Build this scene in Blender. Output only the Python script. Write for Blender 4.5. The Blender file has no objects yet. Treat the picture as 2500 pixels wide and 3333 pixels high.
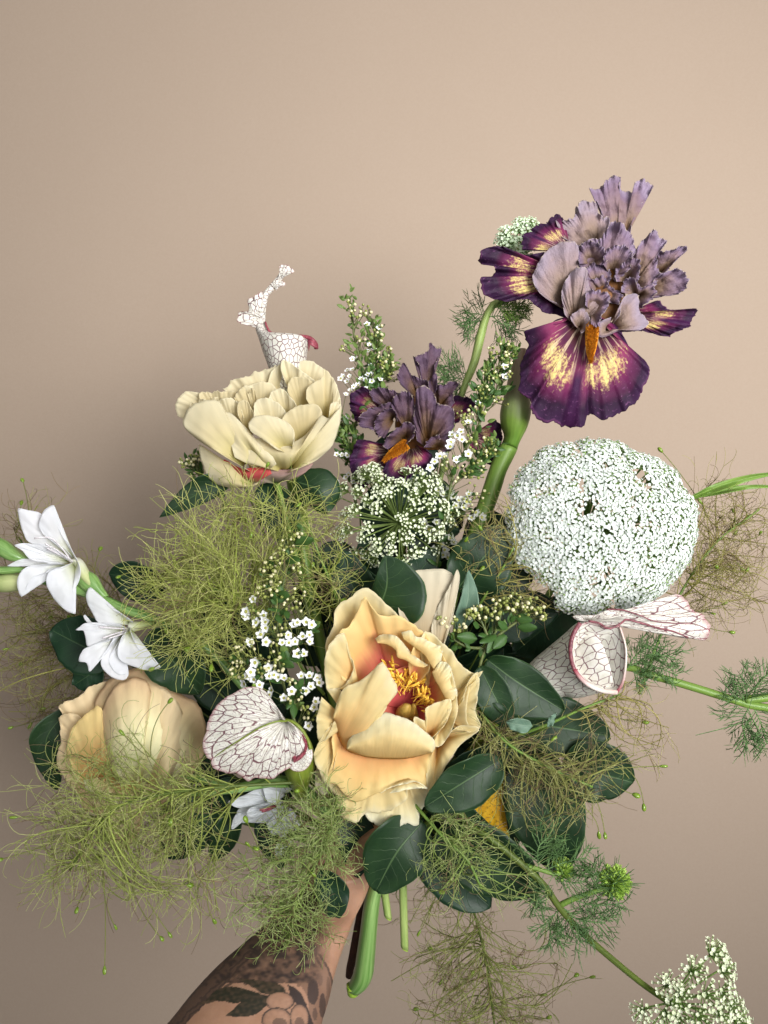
import bpy, math, random
import numpy as np
from mathutils import Vector, Matrix, noise as mnoise

scene = bpy.context.scene
C = scene.collection
# ------------------------------------------------------------------ camera, world, light, exposure
FPX, CAMY, CAMZ = 2680.0, -0.65, 1.30          # focal length in photo pixels (2500 wide), camera place in metres
cd = bpy.data.cameras.new('camera')
cd.sensor_fit = 'HORIZONTAL'
cd.sensor_width = 36.0
cd.lens = 36.0 * FPX / 2500.0
cd.clip_start, cd.clip_end = 0.02, 50
cam = bpy.data.objects.new('camera', cd)
cam.location = (0, CAMY, CAMZ)
cam.rotation_euler = (math.pi / 2, 0, 0)
C.objects.link(cam)
scene.camera = cam

scene.world = bpy.data.worlds.new('World')
scene.world.use_nodes = True
bg = scene.world.node_tree.nodes['Background']
bg.inputs[0].default_value = (0.86, 0.93, 1.0, 1)
bg.inputs[1].default_value = 0.12


def area_light(name, loc, target, sx, sy, power, color, spread=180):
    ld = bpy.data.lights.new(name, 'AREA')
    ld.shape = 'RECTANGLE'
    ld.size, ld.size_y = sx, sy
    ld.energy, ld.color = power, color
    ld.spread = math.radians(spread)
    lo = bpy.data.objects.new(name, ld)
    lo.location = loc
    lo.rotation_euler = (Vector(target) - Vector(loc)).to_track_quat('-Z', 'Y').to_euler()
    C.objects.link(lo)
    return lo


area_light('window_light', (0.98, -1.50, 1.54), (0.12, 0.42, 1.58), 1.05, 0.95, 14.2, (1.0, 0.995, 0.98), 78)
area_light('fill_light', (-0.15, -2.30, 1.62), (0.0, 0.0, 1.30), 2.0, 1.4, 13.0, (1.0, 0.995, 0.98))  # added soft fill from behind the camera, brightening the blooms
area_light('ceiling_light', (-0.25, -0.95, 2.65), (0.0, 0.0, 1.25), 1.7, 1.3, 5.5, (1.0, 0.95, 0.86))
scene.view_settings.view_transform = 'Standard'
scene.view_settings.look = 'None'
scene.view_settings.exposure = 0.0
scene.view_settings.gamma = 1.0
scene.cycles.max_bounces = 6
scene.cycles.transparent_max_bounces = 6

# ------------------------------------------------------------------ helpers
S = (0.0, 0.0, 1.0)                             # reading views of the photograph: (x0, y0, scale)
D = (0.0, 0.0, 2500 / 1659.0)
ZA = (1500, 550, 800 / 1659.0)
ZB = (520, 820, 630 / 1659.0)
ZC = (1050, 950, 700 / 1659.0)
ZD = (1550, 1380, 800 / 1659.0)
ZF = (950, 1800, 700 / 1630.0)
ZH = (0, 2150, 750 / 1659.0)
ZI = (0, 1500, 700 / 1659.0)
ZJ = (600, 2150, 550 / 1659.0)
ZK = (500, 2650, 800 / 1659.0)
ZL = (1500, 2150, 1000 / 1659.0)
ZM = (700, 1600, 450 / 1244.0)
ZN = (1400, 1650, 600 / 1561.0)
ZO = (1350, 2450, 750 / 1659.0)
ZR = (2050, 1400, 450 / 866.0)


def lin(r, g, b):
    f = lambda c: (c / 12.92 if c <= 0.04045 else ((c + 0.055) / 1.055) ** 2.4)
    return (f(r / 255.0), f(g / 255.0), f(b / 255.0), 1.0)


def unproject(x, y, dep):
    x, y, dep = np.asarray(x, float), np.asarray(y, float), np.asarray(dep, float)
    x, y, dep = np.broadcast_arrays(x, y, dep)
    return np.stack([(x - 1250.0) / FPX * dep, CAMY + dep, CAMZ - (y - 1666.5) / FPX * dep], -1)


def at(view, x, y, d, h=0.0):
    return unproject(view[0] + x * view[2], view[1] + y * view[2], d - h * 0.01)


def pts(view, lst, d):
    """list of (x, y[, h cm towards the camera]) -> world points"""
    a = np.array([(p[0], p[1], p[2] if len(p) > 2 else 0.0) for p in lst], float)
    return unproject(view[0] + a[:, 0] * view[2], view[1] + a[:, 1] * view[2], d - a[:, 2] * 0.01)


def spline(P, n):
    """Catmull-Rom through P (k, m), n samples by chord length"""
    P = np.asarray(P, float)
    if len(P) == 2:
        t = np.linspace(0, 1, n)[:, None]
        return P[0] * (1 - t) + P[1] * t
    k = len(P)
    seg = np.sqrt((np.diff(P, axis=0) ** 2).sum(1)) ** 0.7 + 1e-9
    T = np.concatenate([[0], np.cumsum(seg)])
    M = np.zeros_like(P)
    M[1:-1] = (P[2:] - P[:-2]) / (T[2:] - T[:-2])[:, None]
    M[0] = (P[1] - P[0]) / seg[0]
    M[-1] = (P[-1] - P[-2]) / seg[-1]
    arc = np.concatenate([[0], np.cumsum(np.sqrt((np.diff(P, axis=0) ** 2).sum(1)))])
    t = np.interp(np.linspace(0, arc[-1], n), arc, T)
    i = np.clip(np.searchsorted(T, t, side='right') - 1, 0, k - 2)
    hh = seg[i][:, None]
    s = ((t - T[i]) / seg[i])[:, None]
    return ((2 * s**3 - 3 * s**2 + 1) * P[i] + (s**3 - 2 * s**2 + s) * hh * M[i]
            + (-2 * s**3 + 3 * s**2) * P[i + 1] + (s**3 - s**2) * hh * M[i + 1])


def make_mesh(name, V, faces, mats, uv=None, col=None, mi=None, smooth=True):
    """V (n,3); faces: array (m,k) or list of such arrays"""
    me = bpy.data.meshes.new(name)
    V = np.asarray(V, np.float32).reshape(-1, 3)
    fl = faces if isinstance(faces, list) else [faces]
    fl = [np.asarray(f, np.int32) for f in fl if len(f)]
    loops = np.concatenate([f.ravel() for f in fl])
    tot = np.concatenate([np.full(len(f), f.shape[1], np.int32) for f in fl])
    start = np.concatenate([[0], np.cumsum(tot)[:-1]]).astype(np.int32)
    me.vertices.add(len(V)); me.vertices.foreach_set('co', V.ravel())
    me.loops.add(len(loops)); me.loops.foreach_set('vertex_index', loops)
    me.polygons.add(len(tot)); me.polygons.foreach_set('loop_start', start)
    me.polygons.foreach_set('loop_total', tot)
    for m in (mats if isinstance(mats, (list, tuple)) else [mats]):
        me.materials.append(m)
    if mi is not None:
        me.polygons.foreach_set('material_index', np.asarray(mi, np.int32))
    if uv is not None:
        l = me.uv_layers.new(name='UVMap')
        l.data.foreach_set('uv', np.asarray(uv, np.float32)[loops].ravel())
    if col is not None:
        col = np.asarray(col, np.float32)
        if col.shape[1] == 3:
            col = np.concatenate([col, np.ones((len(col), 1), np.float32)], 1)
        a = me.color_attributes.new('Col', 'FLOAT_COLOR', 'POINT')
        a.data.foreach_set('color', col.ravel())
    me.update(calc_edges=True)
    me.polygons.foreach_set('use_smooth', np.full(len(tot), smooth))
    return me


def thing(name, label, cat, loc, group=None):
    o = bpy.data.objects.new(name, None)
    o.empty_display_size = 0.02
    C.objects.link(o)
    o.location = Vector([float(c) for c in loc])
    o['label'] = label
    o['category'] = cat
    if group:
        o['group'] = group
    return o


def origin(o):
    v = Vector((0, 0, 0))
    while o is not None:
        v = v + o.location
        o = o.parent
    return v


def part(name, me, parent, thick=0.0, kind=None):
    """world-space mesh -> child of parent"""
    og = origin(parent)
    me.transform(Matrix.Translation(-og))
    o = bpy.data.objects.new(name, me)
    C.objects.link(o)
    o.parent = parent
    if thick:
        md = o.modifiers.new('thickness', 'SOLIDIFY')
        md.thickness, md.offset = thick, 0.0
    if kind:
        o['kind'] = kind
    return o


def inst(name, me, parent, M):
    o = bpy.data.objects.new(name, me)
    C.objects.link(o)
    o.parent = parent
    o.matrix_local = Matrix.Translation(-origin(parent)) @ M
    return o


def grid_faces(nu, nv, wrap=False):
    i = np.arange(nu if wrap else nu - 1)
    j = np.arange(nv - 1)
    I, J = np.meshgrid(i, j, indexing='ij')
    I, J = I.ravel(), J.ravel()
    I2 = (I + 1) % nu
    return np.stack([I * nv + J, I2 * nv + J, I2 * nv + J + 1, I * nv + J + 1], 1)


def waves(u, f, rng, n=6, spread=3.5):
    w = np.zeros_like(u)
    for k in range(n):
        ff = f * (0.5 + spread * (k / n) ** 1.3) * rng.uniform(0.85, 1.15)
        w = w + np.sin(2 * math.pi * (ff * u + rng.random())) / (1 + 0.6 * k)
    return w


def crumple(x, y, wl, rng, n=14):
    """pseudo noise over the plane, wavelength about wl"""
    w = np.zeros_like(x)
    for k in range(n):
        a = rng.uniform(0, 2 * math.pi)
        q = 2 * math.pi / (wl * rng.uniform(0.5, 1.8))
        w = w + np.sin(q * (x * math.cos(a) + y * math.sin(a)) + rng.uniform(0, 7))
    return w / math.sqrt(n)


def lumps(x, y, wl, seed, octaves=2):
    z = (seed % 97) * 3.7
    out = np.zeros(x.size)
    fx, fy = x.ravel() / wl, y.ravel() / wl
    for k in range(octaves):
        s = 2.1 ** k
        out += np.array([mnoise.noise((a * s, b * s, z + k * 9.1)) for a, b in zip(fx.tolist(), fy.tolist())]) / s
    return out.reshape(x.shape) * 1.7


def fan(view, d, base, rim, nu=64, nv=26, bulge=0.5, ruf=0.12, rf=4, jag=0.012, lip=0.0, hr=0.0, hb=-2.5,
        seed=0, bw=0.12, side=0.35, crk=0.03, cwl=26, pleat=0.0, frill=0.0, ff=18, hs=1.0):
    """petal: from a narrow base out to a free rim. h values are cm towards the camera"""
    rng = np.random.default_rng(seed + 11)
    R = spline([(p[0], p[1], (p[2] if len(p) > 2 else hr)) for p in rim], nu)
    R[:, 0] = view[0] + R[:, 0] * view[2]
    R[:, 1] = view[1] + R[:, 1] * view[2]
    if isinstance(base, list):                      # a base edge instead of a base point
        b = spline([(p[0], p[1], (p[2] if len(p) > 2 else hb)) for p in base], nu)
        b[:, 0] = view[0] + b[:, 0] * view[2]
        b[:, 1] = view[1] + b[:, 1] * view[2]
        bw = 0.0
    else:
        b = np.array([[view[0] + base[0] * view[2], view[1] + base[1] * view[2], base[2] if len(base) > 2 else hb]])
    u = np.linspace(0, 1, nu)
    v = np.linspace(0, 1, nv) ** 0.92
    U, Vv = np.meshgrid(u, v, indexing='ij')
    rj = 1 + jag * waves(u, rf * 2.2, rng, 7, 5)
    edge = np.minimum(1, np.minimum(u, 1 - u) * 10)
    B0 = b + bw * (R - b)
    B0[:, 2] = b[:, 2]
    X = B0[:, None, :] + (R - B0)[:, None, :] * Vv[..., None]
    sc = 1 + ((rj - 1) * edge)[:, None] * Vv ** 4
    X[..., :2] = B0[:, None, :2] + (X[..., :2] - B0[:, None, :2]) * sc[..., None]
    prof = side + (1 - side) * np.sin(math.pi * U)
    hgt = B0[:, 2:3] + (R[:, 2] - B0[:, 2])[:, None] * (Vv ** 0.8)
    hgt = hgt * hs
    hgt = hgt + bulge * np.sin(math.pi * np.clip(Vv, 0, 1) ** 0.85) * prof
    w = waves(u, rf, rng)
    hgt = hgt + ruf * w[:, None] * Vv ** 2.2
    if pleat:
        hgt = hgt + pleat * waves(u, rf * 3.2, rng, 5, 3)[:, None] * np.sin(math.pi * Vv) ** 0.6
    if lip:
        q = np.clip((Vv - 0.82) / 0.18, 0, 1)
        hgt = hgt + lip * q * q * (0.6 + 0.4 * np.sin(2 * math.pi * (u * 2.3 + rng.random())))[:, None]
    hgt = hgt + crk * lumps(X[..., 0], X[..., 1], cwl, seed) * (0.3 + 0.7 * Vv)
    if frill:
        fw = waves(u, ff, rng, 6, 2.5)[:, None] * Vv ** 9
        hgt = hgt + frill * fw
        out = (X[..., :2] - B0[:, None, :2])
        out = out / (np.linalg.norm(out, axis=2, keepdims=True) + 1e-6)
        X[..., :2] += out * (waves(u, ff * 1.3, rng, 5, 2)[:, None] * Vv ** 9 * edge[:, None] * frill * 11)[..., None]
    P = unproject(X[..., 0], X[..., 1], d - hgt * 0.01)
    return P.reshape(-1, 3), grid_faces(nu, nv), np.stack([U, Vv], -1).reshape(-1, 2)


def petal(parent, mat, view, d, base, rim, name='petal', thick=0.00035, **kw):
    V, Fc, uv = fan(view, d, base, rim, **kw)
    return part(name, make_mesh(name, V, Fc, mat, uv=uv), parent, thick=thick)


def leaf(parent, mat, view, d, mid, wl, wr=None, a=0.85, b=0.62, fold=0.25, wavy=0.2, roll=0.0, name='leaf', seed=0,
         ns=17, nt=30, thick=0.0005, twist=0.0):
    rng = np.random.default_rng(seed + 5)
    wr = wl if wr is None else wr
    M = spline(pts(view, mid, d), nt)
    T = np.gradient(M, axis=0)
    T /= np.linalg.norm(T, axis=1)[:, None]
    side = np.cross(T, np.array([0, 1.0, 0]))
    side /= np.linalg.norm(side, axis=1)[:, None] + 1e-9
    nrm = np.cross(side, T)
    t = np.linspace(0.004, 0.996, nt)
    ang = roll + twist * (t - 0.5)
    side, nrm = (side * np.cos(ang)[:, None] + nrm * np.sin(ang)[:, None],
                 nrm * np.cos(ang)[:, None] - side * np.sin(ang)[:, None])
    sgn = np.where((nrm[:, 1:2]) > 0, -1.0, 1.0)
    nrm = nrm * sgn
    prof = np.sin(math.pi * t ** a) ** b * (1 + 0.025 * waves(t, 2.0, rng, 6, 5))
    s = np.linspace(-1, 1, ns)
    k = view[2] * d / FPX
    Wd = np.where(s < 0, wl, wr) * k
    Q = M[None] + side[None] * (s * Wd)[:, None, None] * prof[None, :, None]
    lift = (np.abs(s) ** 1.3 * fold)[:, None] * prof[None, :]
    wv = wavy * (s ** 2)[:, None] * np.where(s[:, None] < 0, waves(t, 1.6, rng, 4, 2)[None], waves(t, 1.9, rng, 4, 2)[None])
    Q = Q + nrm[None] * ((lift + wv) * 0.01)[..., None]
    uv = np.stack(np.broadcast_arrays((s * 0.5 + 0.5)[:, None], t[None]), -1).reshape(-1, 2)
    return part(name, make_mesh(name, Q.reshape(-1, 3), grid_faces(ns, nt), mat, uv=uv), parent, thick=thick)


def loft_geo(view, rings, d, n=28, m=40, cap=True):
    """rings (Lx,Ly,Rx,Ry, half depth cm, h cm or absolute depth via dep=)"""
    Rg = spline(np.array(rings, float), m)
    L = unproject(view[0] + Rg[:, 0] * view[2], view[1] + Rg[:, 1] * view[2], d - Rg[:, 5] * 0.01)
    R = unproject(view[0] + Rg[:, 2] * view[2], view[1] + Rg[:, 3] * view[2], d - Rg[:, 5] * 0.01)
    c, hv = (L + R) / 2, (R - L) / 2
    th = np.linspace(0, 2 * math.pi, n, endpoint=False)
    P = (c[None] + np.cos(th)[:, None, None] * hv[None]
         - np.sin(th)[:, None, None] * np.array([0, 1.0, 0])[None, None] * (Rg[:, 4] * 0.01)[None, :, None])
    V = P.reshape(-1, 3)
    fs = [grid_faces(n, m, wrap=True)]
    uv = np.stack(np.broadcast_arrays((th / (2 * math.pi))[:, None], np.linspace(0, 1, m)[None]), -1).reshape(-1, 2)
    if cap:
        V = np.concatenate([V, c[:1], c[-1:]])
        uv = np.concatenate([uv, [[0.5, 0]], [[0.5, 1]]])
        i = np.arange(n); i2 = (i + 1) % n
        fs.append(np.stack([i2 * m, i * m, np.full(n, n * m)], 1))
        fs.append(np.stack([i * m + m - 1, i2 * m + m - 1, np.full(n, n * m + 1)], 1))
    return V, fs, uv


def loft(parent, name, mat, view, d, rings, cap=True, thick=0.0, n=28, m=40):
    V, fs, uv = loft_geo(view, rings, d, n, m, cap)
    return part(name, make_mesh(name, V, fs, mat, uv=uv), parent, thick=thick)


def threads_geo(P, rad, sides=3, seed=0):
    """P (N,K,3), rad (N,K) -> verts, quads"""
    N, K = P.shape[:2]
    rng = np.random.default_rng(seed)
    T = np.gradient(P, axis=1)
    T /= np.linalg.norm(T, axis=2, keepdims=True) + 1e-12
    ref = rng.normal(size=(N, 1, 3))
    n1 = np.cross(T, np.broadcast_to(ref, T.shape))
    n1 /= np.linalg.norm(n1, axis=2, keepdims=True) + 1e-12
    n2 = np.cross(T, n1)
    th = np.linspace(0, 2 * math.pi, sides, endpoint=False)
    V = (P[:, :, None] + (n1[:, :, None] * np.cos(th)[None, None, :, None]
                          + n2[:, :, None] * np.sin(th)[None, None, :, None]) * np.broadcast_to(rad, (N, K))[:, :, None, None])
    idx = np.arange(N * K * sides).reshape(N, K, sides)
    a = idx[:, :-1]; b = idx[:, 1:]
    Q = np.stack([a, np.roll(a, -1, 2), np.roll(b, -1, 2), b], -1).reshape(-1, 4)
    return V.reshape(-1, 3), Q


def threads(parent, name, mat, P, rad, col=None, sides=3, kind='stuff', seed=0):
    V, Q = threads_geo(P, rad, sides, seed)
    cc = None
    if col is not None:
        cc = np.repeat(np.asarray(col), P.shape[1] * sides, axis=0)
    return part(name, make_mesh(name, V, Q, mat, col=cc), parent, kind=kind)


def tube(parent, name, mat, path, r0, r1, sides=10, m=24):
    P = spline(path, m)[None]
    T = np.gradient(P[0], axis=0); T /= np.linalg.norm(T, axis=1)[:, None]
    rad = np.linspace(r0, r1, m)[None]
    ref = np.array([0.31, 0.2, 0.93])
    n1 = np.cross(T, ref); n1 /= np.linalg.norm(n1, axis=1)[:, None]
    n2 = np.cross(T, n1)
    th = np.linspace(0, 2 * math.pi, sides, endpoint=False)
    V = P[0][None] + (np.cos(th)[:, None, None] * n1[None] + np.sin(th)[:, None, None] * n2[None]) * rad[0][None, :, None]
    uv = np.stack(np.broadcast_arrays((th / 6.2832)[:, None], np.linspace(0, 1, m)[None]), -1).reshape(-1, 2)
    i = np.arange(sides)
    fs = [grid_faces(sides, m, wrap=True), (i * m)[::-1][None], (i * m + m - 1)[None]]
    return part(name, make_mesh(name, V.reshape(-1, 3), fs, mat, uv=uv), parent)


GRIP = at(S, 1235, 2790, 0.635)


def grip_stem(parent, mat, x, y, d, r=0.0022, h=0, bend=0.5, side=0.0):
    """stem from under a bloom down into the hand"""
    p0 = at(S, x, y, d, h)
    g = GRIP + np.array([random.uniform(-1, 1) * 0.010, random.uniform(-1, 1) * 0.008, 0])
    mid = p0 * (1 - bend) + g * bend + np.array([side, 0.02, -0.01])
    end = g + (g - mid) * 0.12
    tube(parent, 'stem', mat, [p0, mid, g, end], r * 0.8, r, m=16)


# ------------------------------------------------------------------ material helpers
class NT:
    def __init__(self, name):
        self.m = bpy.data.materials.new(name)
        self.m.use_nodes = True
        self.t = self.m.node_tree
        self.t.nodes.clear()
        self.out = self.t.nodes.new('ShaderNodeOutputMaterial')

    def n(self, typ, ins=None, **props):
        nd = self.t.nodes.new('ShaderNode' + typ)
        for k, v in props.items():
            setattr(nd, k, v)
        for k, v in (ins or {}).items():
            if isinstance(v, bpy.types.NodeSocket):
                self.t.links.new(v, nd.inputs[k])
            else:
                nd.inputs[k].default_value = v
        return nd

    def math(self, op, a, b=0.0, c=0.0, clamp=False):
        return self.n('Math', {0: a, 1: b, 2: c}, operation=op, use_clamp=clamp).outputs[0]

    def ramp(self, fac, stops, interp='LINEAR'):
        nd = self.n('ValToRGB', {0: fac})
        cr = nd.color_ramp
        cr.interpolation = interp
        while len(cr.elements) < len(stops):
            cr.elements.new(0.5)
        for e, (p, c) in zip(cr.elements, stops):
            e.position = p
            e.color = c if len(c) == 4 else (*c, 1)
        return nd.outputs[0]

    def mix(self, f, a, b, mode='MIX'):
        nd = self.n('Mix', data_type='RGBA', blend_type=mode)
        for s, v in ((nd.inputs[0], f), (nd.inputs[6], a), (nd.inputs[7], b)):
            if isinstance(v, bpy.types.NodeSocket):
                self.t.links.new(v, s)
            else:
                s.default_value = v
        return nd.outputs[2]

    def uv(self):
        return self.n('SeparateXYZ', {0: self.n('UVMap').outputs[0]}).outputs

    def vec(self, x, y, z=0.0):
        return self.n('CombineXYZ', {0: x, 1: y, 2: z}).outputs[0]

    def noise(self, vec, scale=1.0, detail=3.0, rough=0.55):
        return self.n('TexNoise', {'Vector': vec, 'Scale': scale, 'Detail': detail, 'Roughness': rough}).outputs[0]

    def obj(self):
        return self.n('TexCoord').outputs['Object']

    def rnd(self):
        return self.n('ObjectInfo').outputs['Random']

    def smooth(self, x, a, b):
        return self.n('MapRange', {0: x, 1: a, 2: b, 3: 0.0, 4: 1.0}, interpolation_type='SMOOTHSTEP').outputs[0]

    def finish(self, color, rough=0.5, trans=0.0, bump=None, bstr=0.3, spec=0.4, bdist=0.001, coat=0.0, sss=0.0, tcol=None):
        ins = {'Base Color': color, 'Roughness': rough, 'Specular IOR Level': spec, 'Coat Weight': coat}
        if sss:
            ins['Subsurface Weight'] = sss
            ins['Subsurface Radius'] = (0.006, 0.003, 0.0015)
            ins['Subsurface Scale'] = 1.0
        nrm = None
        if bump is not None:
            nrm = self.n('Bump', {'Height': bump, 'Strength': bstr, 'Distance': bdist}).outputs[0]
            ins['Normal'] = nrm
        sh = self.n('BsdfPrincipled', ins).outputs[0]
        if trans:
            ti = {'Color': tcol if tcol is not None else color}
            if nrm is not None:
                ti['Normal'] = nrm
            tr = self.n('BsdfTranslucent', ti).outputs[0]
            sh = self.n('MixShader', {0: trans, 1: sh, 2: tr}).outputs[0]
        self.t.links.new(sh, self.out.inputs[0])
        return self.m


def petal_mat(name, stops, trans=0.28, rough=0.5, fu=26, fv=2.0, var=0.10, bstr=0.14, warm=None):
    trans = min(0.5, trans * 1.6)
    q = NT(name)
    u, v, _ = q.uv()
    r = q.math('MULTIPLY', q.rnd(), 37.0)
    st = q.noise(q.vec(q.math('MULTIPLY', u, fu), q.math('MULTIPLY', v, fv), r), 1.0, 4.0, 0.6)
    big = q.noise(q.vec(q.math('MULTIPLY', u, 3.0), q.math('MULTIPLY', v, 2.2), r), 1.0, 3.0)
    vv = q.math('ADD', v, q.math('MULTIPLY', q.math('SUBTRACT', big, 0.5), 0.22))
    vv = q.math('ADD', vv, q.math('MULTIPLY', q.math('SUBTRACT', st, 0.5), 0.16), clamp=True)
    col = q.ramp(vv, stops)
    dk = q.math('SUBTRACT', 1.0, q.math('MULTIPLY', q.math('SUBTRACT', st, 0.45), var * 2.0))
    dk = q.math('MULTIPLY', dk, q.math('SUBTRACT', 1.08, q.math('MULTIPLY', big, 0.16)))
    col = q.mix(1.0, col, q.n('CombineColor', {0: dk, 1: dk, 2: q.math('POWER', dk, 1.25)}).outputs[0], 'MULTIPLY')
    if warm is not None:
        f = q.math('MULTIPLY', q.smooth(q.rnd(), 0.3, 1.0), 0.55)
        col = q.mix(f, col, warm, 'MULTIPLY')
    return q.finish(col, rough + 0.1, trans, bump=st, bstr=bstr, bdist=0.0008, spec=0.22)
# ------------------------------------------------------------------ materials
CREAM_A = lin(249, 238, 196)
m_peony_top = petal_mat('cream_petal', [(0.0, lin(198, 186, 114)), (0.25, lin(220, 208, 153)), (0.6, lin(229, 217, 178)),
                                        (1.0, lin(233, 225, 197))], trans=0.25, warm=lin(235, 226, 201))
m_peony_front = petal_mat('peach_petal', [(0.0, lin(233, 185, 121)), (0.3, lin(238, 207, 143)), (0.62, lin(239, 220, 163)),
                                          (0.88, lin(240, 225, 173)), (1.0, lin(242, 232, 196))], trans=0.3)
m_peony_deep = petal_mat('deep_peach_petal', [(0.0, lin(236, 179, 119)), (0.5, lin(245, 211, 143)), (0.85, lin(248, 227, 164)),
                                              (1.0, lin(246, 225, 164))], trans=0.28)
m_peony_pale = petal_mat('pale_lip_petal', [(0.0, lin(228, 195, 127)), (0.45, lin(234, 212, 153)), (0.8, lin(239, 230, 189)),
                                            (1.0, lin(240, 236, 211))], trans=0.25, bstr=0.5)
m_peony_pink = petal_mat('flared_petal', [(0.0, lin(186, 62, 70)), (0.3, lin(208, 92, 92)), (0.5, lin(224, 142, 108)),
                                          (0.68, lin(238, 196, 128)), (1.0, lin(246, 222, 160))], trans=0.25, fu=34)
m_peony_back = petal_mat('guard_petal', [(0.0, lin(180, 153, 110)), (0.5, lin(200, 185, 155)), (1.0, lin(212, 203, 180))], trans=0.2, bstr=0.25)
m_peony_left = petal_mat('apricot_petal', [(0.0, lin(249, 220, 160)), (0.5, lin(249, 232, 189)), (1.0, lin(243, 223, 184))],
                         trans=0.22, fu=14, var=0.2)
m_peony_left_cream = petal_mat('apricot_cream_petal', [(0.0, lin(253, 253, 213)), (0.55, lin(253, 247, 206)), (0.85, lin(244, 223, 179)),
                                                       (1.0, lin(234, 202, 162))], trans=0.22, fu=14, var=0.2)
m_red_heart = petal_mat('red_heart', [(0.0, lin(156, 62, 60)), (0.6, lin(196, 84, 84)), (1.0, lin(224, 140, 110))], trans=0.15)
m_red_base = petal_mat('red_petal_base', [(0.0, lin(122, 112, 70)), (0.35, lin(150, 60, 60)), (1.0, lin(190, 74, 70))], trans=0.1)
m_receptacle = petal_mat('mauve_sepal', [(0.0, lin(110, 110, 84)), (0.6, lin(138, 112, 106)), (1.0, lin(160, 128, 120))], trans=0.05)
m_white = petal_mat('white_petal', [(0.0, lin(214, 220, 170)), (0.2, lin(238, 240, 226)), (0.5, lin(247, 248, 250)), (1.0, lin(248, 249, 253))],
                    trans=0.3, rough=0.45, fu=10, var=0.05, bstr=0.15)
m_white_shade = petal_mat('white_petal_in_shade', [(0.0, lin(212, 214, 206)), (0.3, lin(230, 233, 236)), (1.0, lin(240, 243, 247))], trans=0.25,  # darker copy of the white petal, shade mixed into its colour
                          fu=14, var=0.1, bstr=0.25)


def plain(name, a, b, scale=300, rough=0.5, trans=0.0, spec=0.4, stretch=None, coat=0.0, bstr=0.2):
    q = NT(name)
    vec = q.obj()
    if stretch:
        u, v, _ = q.uv()
        vec = q.vec(q.math('MULTIPLY', u, stretch[0]), q.math('MULTIPLY', v, stretch[1]), q.math('MULTIPLY', q.rnd(), 9.0))
        scale = 1.0
    nz = q.noise(vec, scale, 4.0)
    col = q.ramp(nz, [(0.3, a), (0.7, b)])
    return q.finish(col, rough, trans, bump=nz, bstr=bstr, spec=spec, coat=coat)


m_stem = plain('green_stem', lin(84, 116, 44), lin(122, 150, 66), stretch=(9, 3), rough=0.45)
m_stem_bright = plain('bright_green_stem', lin(78, 124, 48), lin(146, 178, 108), stretch=(16, 1.6), rough=0.28, coat=0.2)
m_stem_cut = plain('cut_stem_end', lin(130, 180, 40), lin(190, 214, 90), 400, rough=0.4)
m_stem_pale = plain('pale_stem', lin(130, 156, 80), lin(170, 186, 112), stretch=(10, 3), rough=0.5)
m_stem_dark = plain('dark_olive_stem', lin(62, 80, 28), lin(98, 112, 44), stretch=(9, 4), rough=0.5)
m_twig = plain('brown_twig', lin(56, 30, 22), lin(88, 52, 38), stretch=(6, 14), rough=0.7, bstr=0.6)
m_sprig_stem = plain('sprig_stem', lin(70, 84, 42), lin(104, 110, 60), 300)
m_carpel = plain('carpel', lin(150, 120, 50), lin(196, 164, 84), 500, rough=0.45)
m_stamen = plain('stamen', lin(232, 172, 44), lin(250, 216, 100), 900, rough=0.5)
m_filament_pale = plain('lily_stamen', lin(196, 188, 196), lin(226, 222, 224), 500)
m_throat = plain('iris_throat', lin(88, 52, 22), lin(128, 82, 34), 260, rough=0.6)
m_beard = plain('iris_beard', lin(176, 104, 14), lin(224, 150, 26), 700, rough=0.7)
m_bud_green = plain('bud', lin(104, 116, 50), lin(166, 170, 96), 300, rough=0.3, coat=0.3)
m_bud_pale = plain('opening_bud', lin(206, 198, 148), lin(234, 230, 204), 500, rough=0.4)
m_pod = plain('seed_pod', lin(92, 120, 30), lin(134, 160, 56), 260, rough=0.28, coat=0.3)
m_floret = plain('floret', lin(240, 246, 243), lin(252, 254, 252), 300, rough=0.55, trans=0.4, bstr=0.0)
m_floret_green = plain('green_floret', lin(214, 224, 186), lin(242, 245, 226), 260, rough=0.55, trans=0.15, bstr=0.0)
m_floret_mint = plain('mint_floret', lin(208, 230, 190), lin(240, 248, 232), 260, rough=0.55, trans=0.15, bstr=0.0)
m_pedicel = plain('pedicel', lin(116, 148, 74), lin(150, 180, 100), 300, rough=0.55, trans=0.1, bstr=0.0)
m_pedicel_dark = plain('umbel_ray', lin(92, 112, 56), lin(128, 146, 80), 300, rough=0.55, bstr=0.0)
m_small_flower = plain('small_white_petal', lin(236, 238, 240), lin(250, 250, 252), 500, rough=0.5, trans=0.15, bstr=0.0)
m_small_flower_dim = plain('shaded_white_petal', lin(190, 192, 184), lin(222, 224, 216), 500, rough=0.5, trans=0.15, bstr=0.0)  # shade put into the colour: duller copy of the small white petal
m_small_eye = plain('flower_eye', lin(150, 154, 74), lin(190, 186, 100), 900, rough=0.5)
m_sprig_leaf = plain('sprig_leaf', lin(44, 76, 34), lin(76, 108, 50), 90, rough=0.42, trans=0.12)
m_sprig_leaf_light = plain('young_sprig_leaf', lin(80, 108, 48), lin(126, 148, 78), 90, rough=0.42, trans=0.15)
m_needle = plain('feathery_leaf', lin(74, 108, 60), lin(112, 144, 86), 120, rough=0.5, trans=0.1, bstr=0.0)
m_bud_ball = plain('bud_ball', lin(150, 190, 74), lin(200, 224, 120), 300, rough=0.5, trans=0.25, bstr=0.0)
m_needle_light = plain('light_feathery_leaf', lin(104, 146, 60), lin(150, 184, 86), 160, rough=0.5, trans=0.1, bstr=0.0)


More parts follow.
